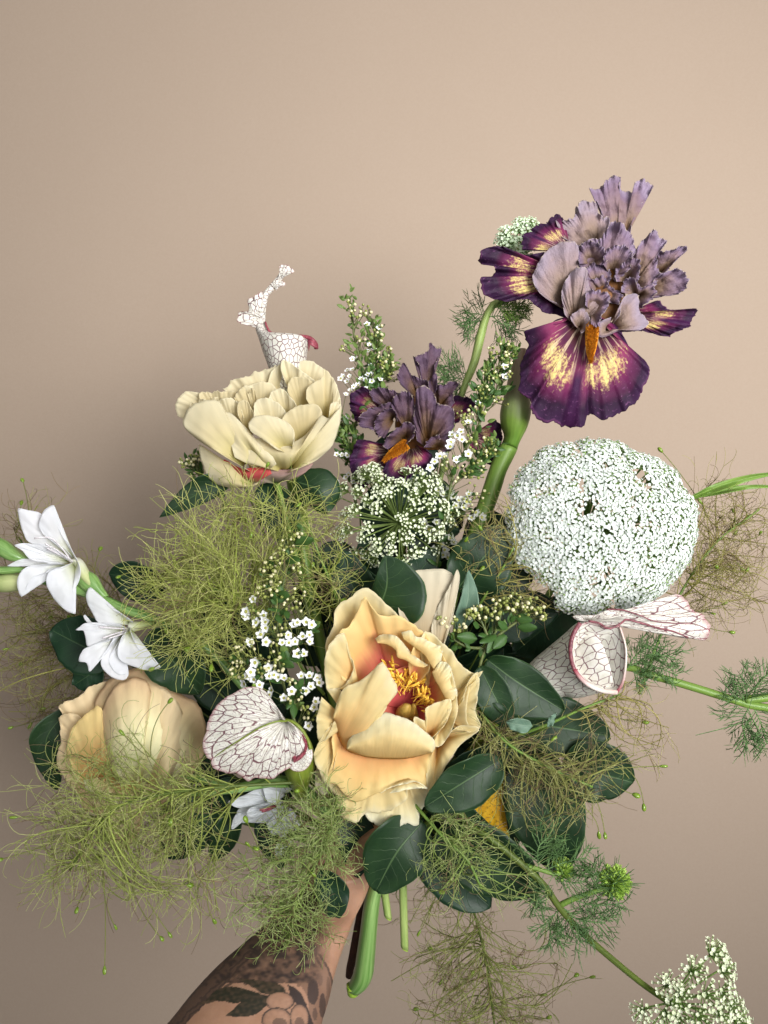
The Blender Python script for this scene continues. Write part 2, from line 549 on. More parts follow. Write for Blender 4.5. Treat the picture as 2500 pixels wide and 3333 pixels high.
def hair_mat():
    q = NT('plume_hair')
    a = q.n('Attribute', attribute_name='Col').outputs['Color']
    return q.finish(a, 0.5, 0.38, spec=0.3)


m_hair = hair_mat()


def leaf_mat(name, dark, light, vein, rough=0.46, nv=7.5, slope=0.55):
    q = NT(name)
    u, v, _ = q.uv()
    r = q.math('MULTIPLY', q.rnd(), 23.0)
    s = q.math('MULTIPLY', q.math('ABSOLUTE', q.math('SUBTRACT', u, 0.5)), 2.0)
    wob = q.noise(q.vec(q.math('MULTIPLY', u, 5.0), q.math('MULTIPLY', v, 5.0), r), 1.0, 3.0)
    sid = q.math('GREATER_THAN', u, 0.5)
    ph = q.math('SUBTRACT', q.math('MULTIPLY', v, nv), q.math('MULTIPLY', q.math('POWER', s, 1.25), slope * nv * 0.42))
    ph = q.math('ADD', ph, q.math('MULTIPLY', wob, 0.75))
    ph = q.math('ADD', ph, q.math('MULTIPLY', sid, 0.43))
    fr = q.math('ABSOLUTE', q.math('SUBTRACT', q.math('FRACT', ph), 0.5))
    side_v = q.math('SUBTRACT', 1.0, q.smooth(fr, 0.0, 0.045))
    side_v = q.math('MULTIPLY', side_v, q.math('SUBTRACT', 1.0, q.smooth(s, 0.5, 0.95)))
    mid = q.math('SUBTRACT', 1.0, q.smooth(s, 0.012, 0.045))
    fine = q.n('TexVoronoi', {'Vector': q.vec(q.math('MULTIPLY', u, 16.0), q.math('MULTIPLY', v, 18.0), r), 'Scale': 1.0},
               feature='DISTANCE_TO_EDGE').outputs[0]
    finev = q.math('MULTIPLY', q.math('SUBTRACT', 1.0, q.smooth(fine, 0.0, 0.06)), 0.03)
    vm = q.math('MAXIMUM', q.math('MULTIPLY', mid, 0.6), q.math('MAXIMUM', q.math('MULTIPLY', side_v, 0.28), finev))
    big = q.noise(q.vec(q.math('MULTIPLY', u, 3.0), q.math('MULTIPLY', v, 3.5), r), 1.0, 5.0)
    col = q.ramp(big, [(0.3, dark), (0.75, light)])
    edge = q.smooth(s, 0.955, 1.0)
    col = q.mix(vm, col, vein)
    col = q.mix(q.math('MULTIPLY', edge, 0.45), col, vein)
    hgt = q.math('SUBTRACT', q.math('MULTIPLY', big, 0.5), vm)
    return q.finish(col, rough, 0.10, bump=hgt, bstr=0.4, bdist=0.0012, spec=0.32)


m_leaf = leaf_mat('smoke_bush_leaf', lin(22, 45, 25), lin(38, 64, 34), lin(90, 116, 74))
m_leaf_dark = leaf_mat('dark_leaf', lin(20, 44, 28), lin(32, 60, 38), lin(70, 96, 62), rough=0.45)
m_leaf_grey = leaf_mat('grey_green_leaf', lin(84, 112, 94), lin(110, 136, 116), lin(150, 170, 146), rough=0.55)


def yellow_leaf_mat():
    q = NT('yellow_leaf')
    o = q.obj()
    sp = q.noise(o, 420.0, 5.0, 0.7)
    big = q.noise(o, 90.0, 3.0)
    col = q.ramp(big, [(0.3, lin(206, 150, 14)), (0.7, lin(228, 184, 34))])
    sp2 = q.math('MULTIPLY', q.smooth(sp, 0.54, 0.64), 0.8)
    return q.finish(q.mix(sp2, col, lin(92, 68, 10)), 0.6, 0.2, bump=sp, bstr=0.4)


m_yellow = yellow_leaf_mat()


def fall_mat(name, dim=1.0):
    """iris fall: dark purple edge, yellow flash either side of the midline, pale ray veins"""
    q = NT(name)
    u, v, _ = q.uv()
    r = q.math('MULTIPLY', q.rnd(), 31.0)
    un = q.math('MULTIPLY', q.math('ABSOLUTE', q.math('SUBTRACT', u, 0.5)), 2.0)
    vein = q.noise(q.vec(q.math('MULTIPLY', u, 52.0), q.math('MULTIPLY', v, 2.6), r), 1.0, 3.0, 0.6)
    speck = q.noise(q.vec(q.math('MULTIPLY', u, 90.0), q.math('MULTIPLY', v, 34.0), r), 1.0, 4.0, 0.7)
    big = q.noise(q.vec(q.math('MULTIPLY', u, 4.0), q.math('MULTIPLY', v, 3.0), r), 1.0, 3.0)
    vb = q.math('ADD', v, q.math('MULTIPLY', q.math('SUBTRACT', big, 0.5), 0.25), clamp=True)
    ground = q.ramp(vb, [(0.0, lin(96, 62, 40)), (0.25, lin(78, 34, 60)), (0.52, lin(126, 40, 82)), (0.70, lin(92, 26, 68)),
                         (0.85, lin(42, 16, 44)), (0.985, lin(52, 24, 58)), (1.0, lin(84, 44, 80))])
    a = q.math('DIVIDE', q.math('SUBTRACT', v, 0.50), 0.21)
    b = q.math('DIVIDE', q.math('SUBTRACT', un, 0.28), 0.32)
    m = q.math('SUBTRACT', 1.0, q.math('ADD', q.math('MULTIPLY', a, a), q.math('MULTIPLY', b, b)))
    m = q.math('ADD', m, q.math('MULTIPLY', q.math('SUBTRACT', vein, 0.52), 3.0))
    m = q.math('ADD', m, q.math('MULTIPLY', q.math('SUBTRACT', speck, 0.5), 3.4))
    m = q.smooth(m, 0.05, 1.5)
    midl = q.smooth(un, 0.03, 0.11)
    m = q.math('MULTIPLY', m, midl)
    ml = q.math('MULTIPLY', q.math('SUBTRACT', 1.0, q.smooth(un, 0.015, 0.07)), q.smooth(v, 0.4, 0.55))
    ground = q.mix(ml, ground, lin(60, 20, 62))
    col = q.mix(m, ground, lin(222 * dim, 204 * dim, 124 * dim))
    low = q.math('SUBTRACT', 1.0, q.smooth(v, 0.30, 0.62))
    ray = q.math('MULTIPLY', q.smooth(vein, 0.52, 0.62), low)
    col = q.mix(q.math('MULTIPLY', ray, 0.75), col, lin(196, 172, 150))
    outer = q.math('MULTIPLY', q.smooth(speck, 0.58, 0.7), q.smooth(v, 0.5, 0.9))
    col = q.mix(q.math('MULTIPLY', outer, 0.3), col, lin(176, 110, 166))
    return q.finish(col, 0.62, 0.12, bump=q.math('ADD', vein, q.math('MULTIPLY', speck, 0.5)), bstr=0.5, bdist=0.0012, spec=0.25)


m_fall = fall_mat('iris_fall')
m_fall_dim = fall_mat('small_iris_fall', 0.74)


def standard_mat(name, stops):
    q = NT(name)
    u, v, _ = q.uv()
    r = q.math('MULTIPLY', q.rnd(), 41.0)
    vein = q.noise(q.vec(q.math('MULTIPLY', u, 34.0), q.math('MULTIPLY', v, 3.0), r), 1.0, 4.0, 0.65)
    big = q.noise(q.vec(q.math('MULTIPLY', u, 4.0), q.math('MULTIPLY', v, 3.0), r), 1.0, 4.0)
    cr = q.noise(q.obj(), 480.0, 4.0, 0.7)
    vv = q.math('ADD', v, q.math('MULTIPLY', q.math('SUBTRACT', big, 0.5), 0.75), clamp=True)
    col = q.ramp(vv, stops)
    k = q.math('ADD', 0.72, q.math('MULTIPLY', vein, 0.56))
    col = q.mix(1.0, col, q.n('CombineColor', {0: k, 1: k, 2: k}).outputs[0], 'MULTIPLY')
    rim = q.math('MULTIPLY', q.smooth(v, 0.965, 1.0), q.smooth(cr, 0.46, 0.6))
    col = q.mix(q.math('MULTIPLY', rim, 0.8), col, lin(224, 206, 184))
    return q.finish(col, 0.55, 0.25, bump=q.math('ADD', vein, cr), bstr=0.75, bdist=0.0014, spec=0.35)


m_standard = standard_mat('iris_standard', [(0.0, lin(116, 82, 52)), (0.3, lin(150, 124, 106)), (0.62, lin(144, 118, 126)),
                                            (0.85, lin(138, 116, 140)), (1.0, lin(158, 140, 164))])
m_standard_pale = standard_mat('pale_iris_standard', [(0.0, lin(130, 96, 68)), (0.3, lin(158, 134, 118)), (0.7, lin(162, 139, 140)),
                                                      (1.0, lin(164, 148, 164))])
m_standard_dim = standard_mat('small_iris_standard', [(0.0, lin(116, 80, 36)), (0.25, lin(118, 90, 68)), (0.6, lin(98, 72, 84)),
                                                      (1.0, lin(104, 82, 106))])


def pitcher_mat(name, fu, fv, green=0.0, width=0.06, reverse=False, rimred=True, radial=False):
    q = NT(name)
    u, v, _ = q.uv()
    r = q.math('MULTIPLY', q.rnd(), 17.0)
    wob = q.noise(q.vec(q.math('MULTIPLY', u, 6.0), q.math('MULTIPLY', v, 6.0), r), 1.0, 3.0)
    if radial:
        # forking veins: cells get narrower and longer towards the base
        uu = q.math('MULTIPLY', u, fu)
        vv = q.math('MULTIPLY', q.math('POWER', v, 1.7), fv)
    else:
        uu, vv = q.math('MULTIPLY', u, fu), q.math('MULTIPLY', v, fv)
    vec = q.vec(q.math('ADD', uu, q.math('MULTIPLY', wob, 0.5)), q.math('ADD', vv, q.math('MULTIPLY', wob, 0.5)), r)
    ds = q.n('TexVoronoi', {'Vector': vec, 'Scale': 1.0, 'Randomness': 0.95}, feature='DISTANCE_TO_EDGE', voronoi_dimensions='2D').outputs[0]
    w = q.math('MULTIPLY', width, q.math('ADD', 0.7, q.math('MULTIPLY', wob, 0.6)))
    line = q.math('SUBTRACT', 1.0, q.n('MapRange', {0: ds, 1: q.math('MULTIPLY', w, 0.55), 2: q.math('MULTIPLY', w, 1.25), 3: 0.0, 4: 1.0}).outputs[0])
    ground = q.ramp(q.noise(q.obj(), 260.0, 4.0), [(0.3, lin(218, 215, 202)), (0.7, lin(240, 237, 230))])
    vg = q.math('SUBTRACT', 1.0, v) if reverse else v
    if green:
        ground = q.mix(q.math('MULTIPLY', q.math('SUBTRACT', 1.0, q.smooth(vg, 0.0, green)), 0.8), ground, lin(126, 142, 60))
    linec = q.mix(q.smooth(vg, 0.0, 0.5), lin(84, 42, 36), lin(98, 22, 50))
    if radial:                                      # a finer, broken net between the main veins
        vec2 = q.vec(q.math('ADD', q.math('MULTIPLY', uu, 1.9), wob), q.math('ADD', q.math('MULTIPLY', vv, 3.2), wob), r)
        d2 = q.n('TexVoronoi', {'Vector': vec2, 'Scale': 1.0, 'Randomness': 1.0}, feature='DISTANCE_TO_EDGE', voronoi_dimensions='2D').outputs[0]
        brk = q.smooth(q.noise(vec2, 1.3, 2.0), 0.45, 0.56)
        l2 = q.math('MULTIPLY', q.math('SUBTRACT', 1.0, q.smooth(d2, 0.02, 0.075)), q.math('MULTIPLY', brk, 0.85))
        line = q.math('MAXIMUM', line, l2)
    col = q.mix(q.math('MULTIPLY', line, 0.9), ground, linec)
    if rimred:
        rm = q.math('MULTIPLY', q.smooth(v, 0.93, 1.0), q.math('ADD', 0.25, q.math('MULTIPLY', wob, 0.9)), clamp=True)
        col = q.mix(q.math('MULTIPLY', rm, 0.75), col, lin(160, 62, 84))
    return q.finish(col, 0.42, 0.18, bump=q.math('MULTIPLY', line, -1.0), bstr=0.35, bdist=0.0008)


m_hood = pitcher_mat('pitcher_hood', 38, 3.4, width=0.062, radial=True)
m_pitcher_tube = pitcher_mat('pitcher_tube', 32, 11, green=0.55, width=0.052, rimred=False)
m_pitcher_in = pitcher_mat('pitcher_inside', 13, 9, green=0.0, width=0.048)
m_pitcher_top = pitcher_mat('tall_pitcher_tube', 28, 18, green=0.10, width=0.075, rimred=False)
m_pitcher_neck = pitcher_mat('tall_pitcher_hood', 6, 13, green=0.0, width=0.07)
m_pitcher_frill = pitcher_mat('tall_pitcher_frill', 8, 3.5, green=0.0, width=0.07)
m_pitcher_lip = petal_mat('pitcher_lip', [(0.0, lin(150, 40, 66)), (0.5, lin(232, 222, 214)), (1.0, lin(214, 190, 180))], trans=0.05, fu=40, var=0.3)
m_lip_red = plain('red_lip', lin(100, 24, 44), lin(158, 82, 92), 330, rough=0.35)
m_lip_dark = plain('dark_red_lip', lin(84, 22, 40), lin(150, 92, 98), 420, rough=0.4)
m_pitcher_green = plain('pitcher_green', lin(92, 112, 30), lin(138, 150, 62), stretch=(14, 4), rough=0.4)
m_spathe = None


def spathe_mat():
    q = NT('iris_spathe')
    u, v, _ = q.uv()
    st = q.noise(q.vec(q.math('MULTIPLY', u, 30.0), q.math('MULTIPLY', v, 2.2), 3.0), 1.0, 4.0)
    big = q.noise(q.vec(q.math('MULTIPLY', u, 5.0), q.math('MULTIPLY', v, 4.0), 5.0), 1.0, 4.0)
    vv = q.math('ADD', v, q.math('MULTIPLY', q.math('SUBTRACT', big, 0.5), 0.35), clamp=True)
    col = q.ramp(vv, [(0.0, lin(170, 146, 124)), (0.35, lin(152, 140, 112)), (0.55, lin(146, 154, 108)), (0.75, lin(120, 148, 62)), (1.0, lin(84, 120, 40))])
    k = q.math('ADD', 0.7, q.math('MULTIPLY', st, 0.6))
    col = q.mix(1.0, col, q.n('CombineColor', {0: k, 1: k, 2: k}).outputs[0], 'MULTIPLY')
    return q.finish(col, 0.45, 0.1, bump=st, bstr=0.4)


m_spathe = spathe_mat()


def wall_mat():
    q = NT('painted_wall')
    o = q.obj()
    big = q.noise(o, 2.2, 6.0, 0.65)
    fine = q.noise(o, 420.0, 3.0, 0.6)
    col = q.mix(big, lin(175, 157, 141), lin(167, 149, 133))
    col = q.mix(q.math('MULTIPLY', fine, 0.45), col, lin(156, 136, 119))
    return q.finish(col, 0.8, 0.0, bump=fine, bstr=0.12, bdist=0.001, spec=0.2)


def skin_mat():
    q = NT('tattooed_skin')
    ink = q.n('SeparateColor', {0: q.n('Attribute', attribute_name='Col').outputs['Color']}).outputs
    o = q.obj()
    nz = q.noise(o, 70.0, 5.0, 0.6)
    fine = q.noise(o, 900.0, 3.0)
    skin = q.ramp(nz, [(0.3, lin(160, 120, 96)), (0.7, lin(178, 138, 114))])
    col = q.mix(ink[0], skin, q.mix(ink[1], lin(24, 27, 34), lin(28, 36, 28)))
    return q.finish(col, 0.5, 0.0, bump=q.math('ADD', fine, q.math('MULTIPLY', nz, 0.5)), bstr=0.2, bdist=0.0006, spec=0.35, sss=0.12)


m_wall, m_skin = wall_mat(), skin_mat()

# ------------------------------------------------------------------ the wall
wy = 0.42


def box_mesh(name, x0, x1, y0, y1, z0, z1, mat):
    V = np.array([(x, y, z) for x in (x0, x1) for y in (y0, y1) for z in (z0, z1)], float)
    Fc = np.array([(0, 1, 3, 2), (4, 6, 7, 5), (0, 4, 5, 1), (2, 3, 7, 6), (0, 2, 6, 4), (1, 5, 7, 3)])
    return make_mesh(name, V, Fc, mat, smooth=False)


wall = bpy.data.objects.new('wall', box_mesh('wall', -3.0, 3.0, wy, wy + 0.12, -0.2, 3.2, m_wall))
C.objects.link(wall)
wall['kind'] = 'structure'
wall['label'] = 'plain beige painted wall behind the bouquet'
# ------------------------------------------------------------------ cream peony, upper left
d = 0.64
t = thing('peony', 'pale cream double peony with packed petals below the tallest pitcher leaf', 'peony', at(ZB, 960, 1900, d, -3), 'peonies of the bouquet')
pt = lambda base, rim, mat=m_peony_top, **kw: petal(t, mat, ZB, d, base, rim, **{'frill': 0.025, 'ff': 8, 'crk': 0.05, 'cwl': 50, **kw})
K = dict(ruf=0.035, jag=0.008)
pt((700, 1500, -2.5), [(240, 1440), (150, 1400), (138, 1320), (165, 1240), (235, 1198), (330, 1205), (400, 1235), (480, 1260)], hr=-1.0, seed=1, bulge=0.3, **K)
pt((980, 1500, -3.5), [(640, 1240), (560, 1185), (600, 1110), (700, 1082), (780, 1045), (850, 1030), (940, 990), (1050, 985), (1130, 1060), (1150, 1180)], hr=-1.6, seed=2, bulge=0.3, ruf=0.1, jag=0.02)
pt((1050, 1360, -3.6), [(925, 1130), (950, 1040), (1000, 985), (1055, 945), (1110, 955), (1140, 1040), (1130, 1160)], hr=-1.3, seed=33, bulge=0.3, **K)
pt((1250, 1350, -3.5), [(1160, 1050), (1190, 950), (1250, 928), (1330, 950), (1410, 1010), (1480, 1090), (1500, 1200)], hr=-2.0, seed=3, bulge=0.3, **K)
pt((1430, 1560, -2.5), [(1420, 1100), (1480, 1075), (1530, 1180), (1553, 1290), (1556, 1380), (1530, 1480)], hr=-1.2, seed=4, bulge=0.25, **K)
pt((1180, 1330, -3.0), [(1060, 1080), (1038, 990), (1055, 925), (1140, 965), (1230, 1030), (1330, 1110), (1300, 1180)], hr=-0.7, seed=5, bulge=0.3, ruf=0.08, jag=0.01, pleat=0.012)
pt((900, 1560, -3.2), [(640, 1250), (690, 1170), (800, 1130), (920, 1112), (1000, 1175), (985, 1250), (940, 1330)], hr=-0.8, seed=6, bulge=0.4, pleat=0.012, **K)
pt((560, 1520, -3.0), [(330, 1290), (345, 1215), (400, 1192), (440, 1212), (490, 1190), (570, 1200), (650, 1195), (690, 1260), (660, 1330)], hr=-0.7, seed=7, bulge=0.3, ruf=0.10, jag=0.02, pleat=0.016)
pt((1250, 1480, -3.0), [(1095, 1200), (1108, 1105), (1170, 1070), (1280, 1092), (1320, 1150), (1310, 1260)], hr=-0.4, seed=8, bulge=0.3, **K)
pt((1420, 1560, -2.6), [(1255, 1260), (1262, 1170), (1330, 1115), (1398, 1060), (1412, 1005), (1470, 1065), (1492, 1200), (1480, 1320), (1450, 1400)], hr=-0.1, seed=9, bulge=0.5, **K)
pt((850, 1560, -2.6), [(690, 1330), (640, 1240), (720, 1165), (760, 1220), (800, 1160), (830, 1250), (820, 1340)], hr=-0.3, seed=10, bulge=0.3, ruf=0.10, jag=0.02, pleat=0.020)
pt((1120, 1560, -2.6), [(925, 1290), (950, 1210), (985, 1185), (1035, 1168), (1085, 1200), (1110, 1235), (1160, 1290), (1180, 1360)], hr=0.2, seed=11, bulge=0.4, **K)
pt((430, 1580, -2.4), [(255, 1380), (270, 1290), (330, 1300), (380, 1255), (430, 1290), (470, 1240), (520, 1290), (560, 1360)], hr=0.0, seed=12, bulge=0.3, ruf=0.10, jag=0.025, pleat=0.020)
pt((660, 1600, -2.2), [(480, 1320), (500, 1280), (570, 1250), (640, 1265), (690, 1320), (720, 1420)], hr=0.3, seed=13, bulge=0.3, ruf=0.07, jag=0.01, pleat=0.016)
pt((790, 1640, -2.0), [(670, 1400), (670, 1300), (735, 1268), (775, 1320), (808, 1400), (800, 1480)], hr=0.6, seed=14, bulge=0.35, **K)
pt((1010, 1680, -2.0), [(805, 1440), (812, 1300), (850, 1258), (945, 1258), (1030, 1308), (1080, 1375), (1065, 1450)], hr=0.7, seed=15, bulge=0.5, **K)
pt((1240, 1720, -1.6), [(1090, 1560), (1050, 1440), (1090, 1375), (1150, 1335), (1250, 1305), (1345, 1310), (1392, 1375), (1370, 1480), (1320, 1580)], hr=1.1, seed=16, bulge=0.6, **K)
pt((860, 1990, -0.6), [(560, 1800), (540, 1800), (352, 1660), (342, 1740), (375, 1850), (440, 1960), (560, 2012), (700, 2022), (820, 1980), (870, 1940)], mat=m_peony_top, hr=-0.3, seed=17, bulge=0.9, **K)
pt((800, 1990, -0.1), [(560, 1850), (552, 1780), (640, 1830), (720, 1860), (780, 1850), (930, 1850), (960, 1900)], mat=m_red_base, hr=0.2, seed=18, bulge=0.3, **K)
pt((1000, 1990, -0.6), [(800, 1960), (790, 1880), (900, 1855), (1100, 1865), (1310, 1790), (1290, 1850), (1200, 1920), (1080, 1962)], mat=m_receptacle, hr=0.0, seed=19, bulge=0.5, **K)
pt((1080, 1900, -0.2), [(720, 1800), (700, 1700), (760, 1610), (900, 1600), (1080, 1640), (1220, 1590), (1310, 1500), (1390, 1395), (1450, 1425), (1545, 1340), (1545, 1450), (1490, 1640), (1400, 1740), (1300, 1810), (1150, 1862)], hr=1.0, seed=20, bulge=1.3, ruf=0.06, pleat=0.024, jag=0.006)
pt((1450, 1480, 0.2), [(1452, 1400), (1462, 1310), (1490, 1288), (1532, 1292), (1556, 1360), (1530, 1430)], hr=1.0, seed=21, bulge=0.2, **K)
pt((1130, 1740, 0.6), [(1000, 1690), (860, 1590), (775, 1530), (768, 1455), (850, 1400), (965, 1408), (1080, 1450), (1145, 1520), (1155, 1590), (1140, 1650)], hr=2.0, seed=22, bulge=0.7, **K)
pt((900, 1890, -0.4), [(640, 1760), (600, 1600), (545, 1430), (540, 1385), (600, 1378), (660, 1425), (760, 1530), (860, 1650), (960, 1740), (1000, 1820)], hr=1.3, seed=23, bulge=1.1, **K)
pt((790, 1890, -0.3), [(740, 1860), (560, 1752), (340, 1620), (205, 1490), (212, 1410), (262, 1320), (370, 1278), (470, 1270), (530, 1310), (560, 1400), (600, 1480), (660, 1560), (780, 1700)], hr=1.2, seed=24, bulge=1.2, ruf=0.06, jag=0.006, pleat=0.012)
grip_stem(t, m_stem, 520 + 1000 * ZB[2], 820 + 1960 * ZB[2], d, 0.003, h=-1.0)

# ------------------------------------------------------------------ peach peony, front
d = 0.575
t = thing('peony', 'large open peach peony with golden stamens and a pink heart', 'peony', at(ZF, 800, 1300, d, -5), 'peonies of the bouquet')
pt = lambda base, rim, mat=m_peony_front, **kw: petal(t, mat, ZF, d, base, rim, **{'hs': 0.62, 'frill': 0.045, 'ff': 8, 'crk': 0.07, 'cwl': 48, **kw})
K = dict(ruf=0.08, jag=0.006)
pt((1010, 900, -4.5), [(850, 600), (808, 430), (830, 235), (930, 140), (1060, 117), (1160, 133), (1228, 175), (1200, 300), (1120, 450), (1100, 640)], mat=m_peony_back, hr=-3.5, seed=1, bulge=0.4, **K)
pt((1090, 880, -4.2), [(1060, 640), (1058, 560), (1100, 420), (1180, 280), (1252, 132), (1273, 180), (1250, 330), (1200, 560), (1140, 700)], mat=m_peony_back, hr=-3.0, seed=2, bulge=0.5, **K)
pt((700, 1150, -8), [(300, 980), (262, 800), (262, 660), (312, 560), (330, 430), (440, 335), (510, 275), (560, 265), (600, 280), (660, 335), (750, 410), (800, 470), (900, 620), (900, 800)], hr=-2.6, seed=3, bulge=0.1, **K)
pt((1050, 1200, -4.5), [(960, 700), (1010, 598), (1100, 640), (1200, 735), (1290, 850), (1380, 912), (1442, 900), (1400, 965), (1350, 1010), (1330, 1120), (1325, 1250), (1342, 1335), (1250, 1340)], hr=-0.6, seed=4, bulge=0.2, ruf=0.15, jag=0.012)
pt((1180, 1250, -2.4), [(1300, 1120), (1345, 965), (1412, 905), (1412, 1080), (1392, 1200), (1432, 1310), (1345, 1360), (1290, 1330)], hr=-0.4, seed=5, bulge=0.2, ruf=0.12)
pt((800, 1150, -5), [(380, 960), (330, 760), (375, 600), (430, 545), (500, 440), (552, 335), (600, 400), (700, 480), (820, 482), (950, 560), (1015, 610), (1060, 760), (1040, 900)], mat=m_peony_pink, hr=-0.6, seed=6, bulge=-0.15, ruf=0.1, jag=0.012)
pt((920, 1150, -4.6), [(880, 820), (940, 700), (1040, 680), (1140, 760), (1200, 900), (1220, 1040), (1200, 1130), (1120, 1180)], mat=m_peony_pink, hr=-0.4, seed=7, bulge=-0.3, ruf=0.2)
pt([(648, 682, 0.3), (720, 692, 0.4), (786, 738, 0.5), (800, 790, 0.5), (860, 812, 0.4), (930, 855, 0.3), (1000, 868, 0.3)], [(632, 650), (680, 620), (780, 625), (850, 690), (920, 770), (1030, 850)], mat=m_peony_pale, hr=-0.4, seed=8, bulge=0.35, ruf=0.2, rf=3, jag=0.01)
pt([(850, 655, 0.0), (930, 715, 0.1), (1000, 770, 0.1), (1040, 830, 0.1), (1075, 880, 0.1)], [(828, 602), (900, 588), (942, 632), (1000, 645), (1080, 690), (1142, 715), (1135, 800), (1105, 870)], mat=m_peony_pale, hr=-0.3, seed=9, bulge=0.35, ruf=0.22, rf=3, jag=0.01)
pt([(1062, 905, 0.3), (1085, 965, 0.4), (1115, 1015, 0.5), (1150, 1080, 0.5), (1185, 1118, 0.4)], [(1085, 880), (1135, 820), (1200, 860), (1232, 980), (1255, 1080), (1220, 1115)], mat=m_peony_pale, hr=0.0, seed=11, bulge=0.4, ruf=0.22, rf=3.4, jag=0.01)
pt((1110, 1260, -2.2), [(1200, 870), (1235, 990), (1258, 1170), (1232, 1290), (1185, 1390), (1120, 1470), (1070, 1460), (1140, 1310), (1190, 1180)], hr=0.5, seed=12, bulge=0.3, ruf=0.18)
pt((885, 1190, -5.2), [(660, 1150), (700, 980), (800, 880), (930, 850), (1060, 930), (1110, 1080), (1090, 1220), (1000, 1340), (850, 1370), (720, 1300), (660, 1150)], mat=m_red_heart, hr=-2.6, seed=30, bulge=0.0, ruf=0.05, jag=0.0, bw=0.02)
# left side
pt((520, 1040, -2.2), [(262, 1030), (246, 880), (270, 720), (330, 640), (398, 608), (412, 690), (432, 770), (467, 830), (450, 920), (390, 1010), (340, 1032)], hr=-0.2, seed=13, bulge=0.5, ruf=0.12)
pt((440, 1290, -1.8), [(262, 1030), (350, 1030), (402, 1090), (362, 1190), (320, 1270), (250, 1420), (200, 1420), (190, 1250), (225, 1090)], hr=0.0, seed=14, bulge=0.4, ruf=0.1)
# bottom, from the outside in
pt((330, 1620, -2.5), [(200, 1560), (185, 1640), (178, 1760), (230, 1832), (295, 1815), (330, 1760)], mat=m_peony_back, hr=-2.2, seed=15, bulge=0.2, **K)
pt((800, 1500, -4), [(520, 1900), (560, 1995), (680, 2080), (780, 2093), (870, 2055), (955, 2062), (970, 1980), (1045, 1850), (1050, 1750)], mat=m_peony_pale, hr=-1.4, seed=16, bulge=0.5, ruf=0.1)
pt((640, 1450, -4), [(250, 1650), (262, 1745), (330, 1850), (380, 2000), (430, 2035), (492, 2042), (550, 1980), (700, 1962), (860, 1885), (872, 1800), (850, 1700)], mat=m_peony_front, hr=-0.8, seed=17, bulge=0.5, ruf=0.14)
pt((400, 1300, -3.2), [(305, 1290), (225, 1400), (166, 1525), (192, 1620), (255, 1745), (300, 1690), (330, 1560)], hr=-0.1, seed=18, bulge=0.4, ruf=0.12)
pt((1110, 1420, -3), [(1010, 1600), (1020, 1720), (1030, 1800), (1068, 1842), (1120, 1705), (1205, 1555), (1300, 1435), (1425, 1332), (1330, 1305), (1262, 1312), (1180, 1380)], hr=-0.2, seed=19, bulge=0.5, ruf=0.14)
pt([(325, 1300, -1.2), (430, 1480, -1.2), (740, 1540, -1.2), (1060, 1480, -1.2)], [(300, 1420), (312, 1560), (258, 1735), (340, 1755), (420, 1862), (485, 1888), (600, 1842), (672, 1815), (760, 1782), (860, 1752), (950, 1742), (1032, 1785), (1025, 1640), (1075, 1490)], mat=m_peony_deep, hr=-0.1, seed=20, bulge=0.3, ruf=0.10, jag=0.006)
pt((860, 1700, -0.6), [(672, 1822), (740, 1782), (860, 1750), (950, 1735), (1030, 1785), (960, 1782), (850, 1800), (740, 1822)], mat=m_peony_pale, hr=0.9, seed=21, bulge=0.25, ruf=0.05)
# bowl, in front of the stamens
pt((1020, 1440, -2.2), [(930, 1330), (928, 1245), (1018, 1270), (1012, 1185), (1080, 1140), (1198, 1108), (1205, 1200), (1150, 1312), (1065, 1400)], hr=0.8, seed=22, bulge=0.7, ruf=0.1)
pt([(318, 1260, -0.4), (370, 1420, -0.4), (425, 1500, -0.2), (570, 1545, -1)], [(312, 1240), (352, 1110), (402, 1015), (500, 975), (600, 905), (684, 825), (732, 885), (792, 1000), (790, 1070), (740, 1100), (700, 1065), (722, 1160), (690, 1205), (640, 1270), (610, 1400)], mat=m_peony_front, hr=0.9, seed=23, bulge=0.9, ruf=0.08, jag=0.008, side=0.55)
pt([(425, 1490, 0.2), (560, 1545, 0.2), (760, 1562, 0.2), (900, 1552, 0.2), (1050, 1515, 0.2)], [(418, 1478), (426, 1430), (460, 1380), (520, 1325), (562, 1290), (610, 1245), (690, 1213), (760, 1220), (860, 1252), (960, 1312), (1055, 1390), (1084, 1440), (1082, 1485), (1062, 1508)], mat=m_peony_pale, hr=1.0, seed=24, bulge=1.1, ruf=0.06, jag=0.006, side=0.6)
# heart: carpels and stamens
loft(t, 'carpel', m_carpel, ZF, d, [(800, 1290, 880, 1290, 0.5, -3.4), (785, 1230, 905, 1240, 0.9, -2.6), (800, 1180, 915, 1190, 0.8, -1.6), (850, 1140, 900, 1150, 0.3, -1.0)], n=16, m=16)
loft(t, 'carpel', m_carpel, ZF, d, [(880, 1300, 960, 1300, 0.5, -3.4), (870, 1240, 965, 1250, 0.8, -2.8), (890, 1180, 950, 1190, 0.6, -1.8), (915, 1140, 940, 1150, 0.25, -1.2)], n=16, m=16)
rng = np.random.default_rng(8)


def stamen_mesh(sd):
    r = np.random.default_rng(sd)
    K_ = 7
    s = np.linspace(0, 1, K_)
    P = np.stack([0.0022 * np.sin(s * 2.2 * r.uniform(0.5, 1.4)), 0.0016 * s * s * r.normal(), 0.016 * s], 1)[None]
    V, Q = threads_geo(P, np.array([[0.35, 0.35, 0.35, 0.5, 0.95, 0.95, 0.4]]) * 0.001, 6, sd)
    return make_mesh('stamen', V, [Q, np.arange(6)[None] + 36], m_stamen)


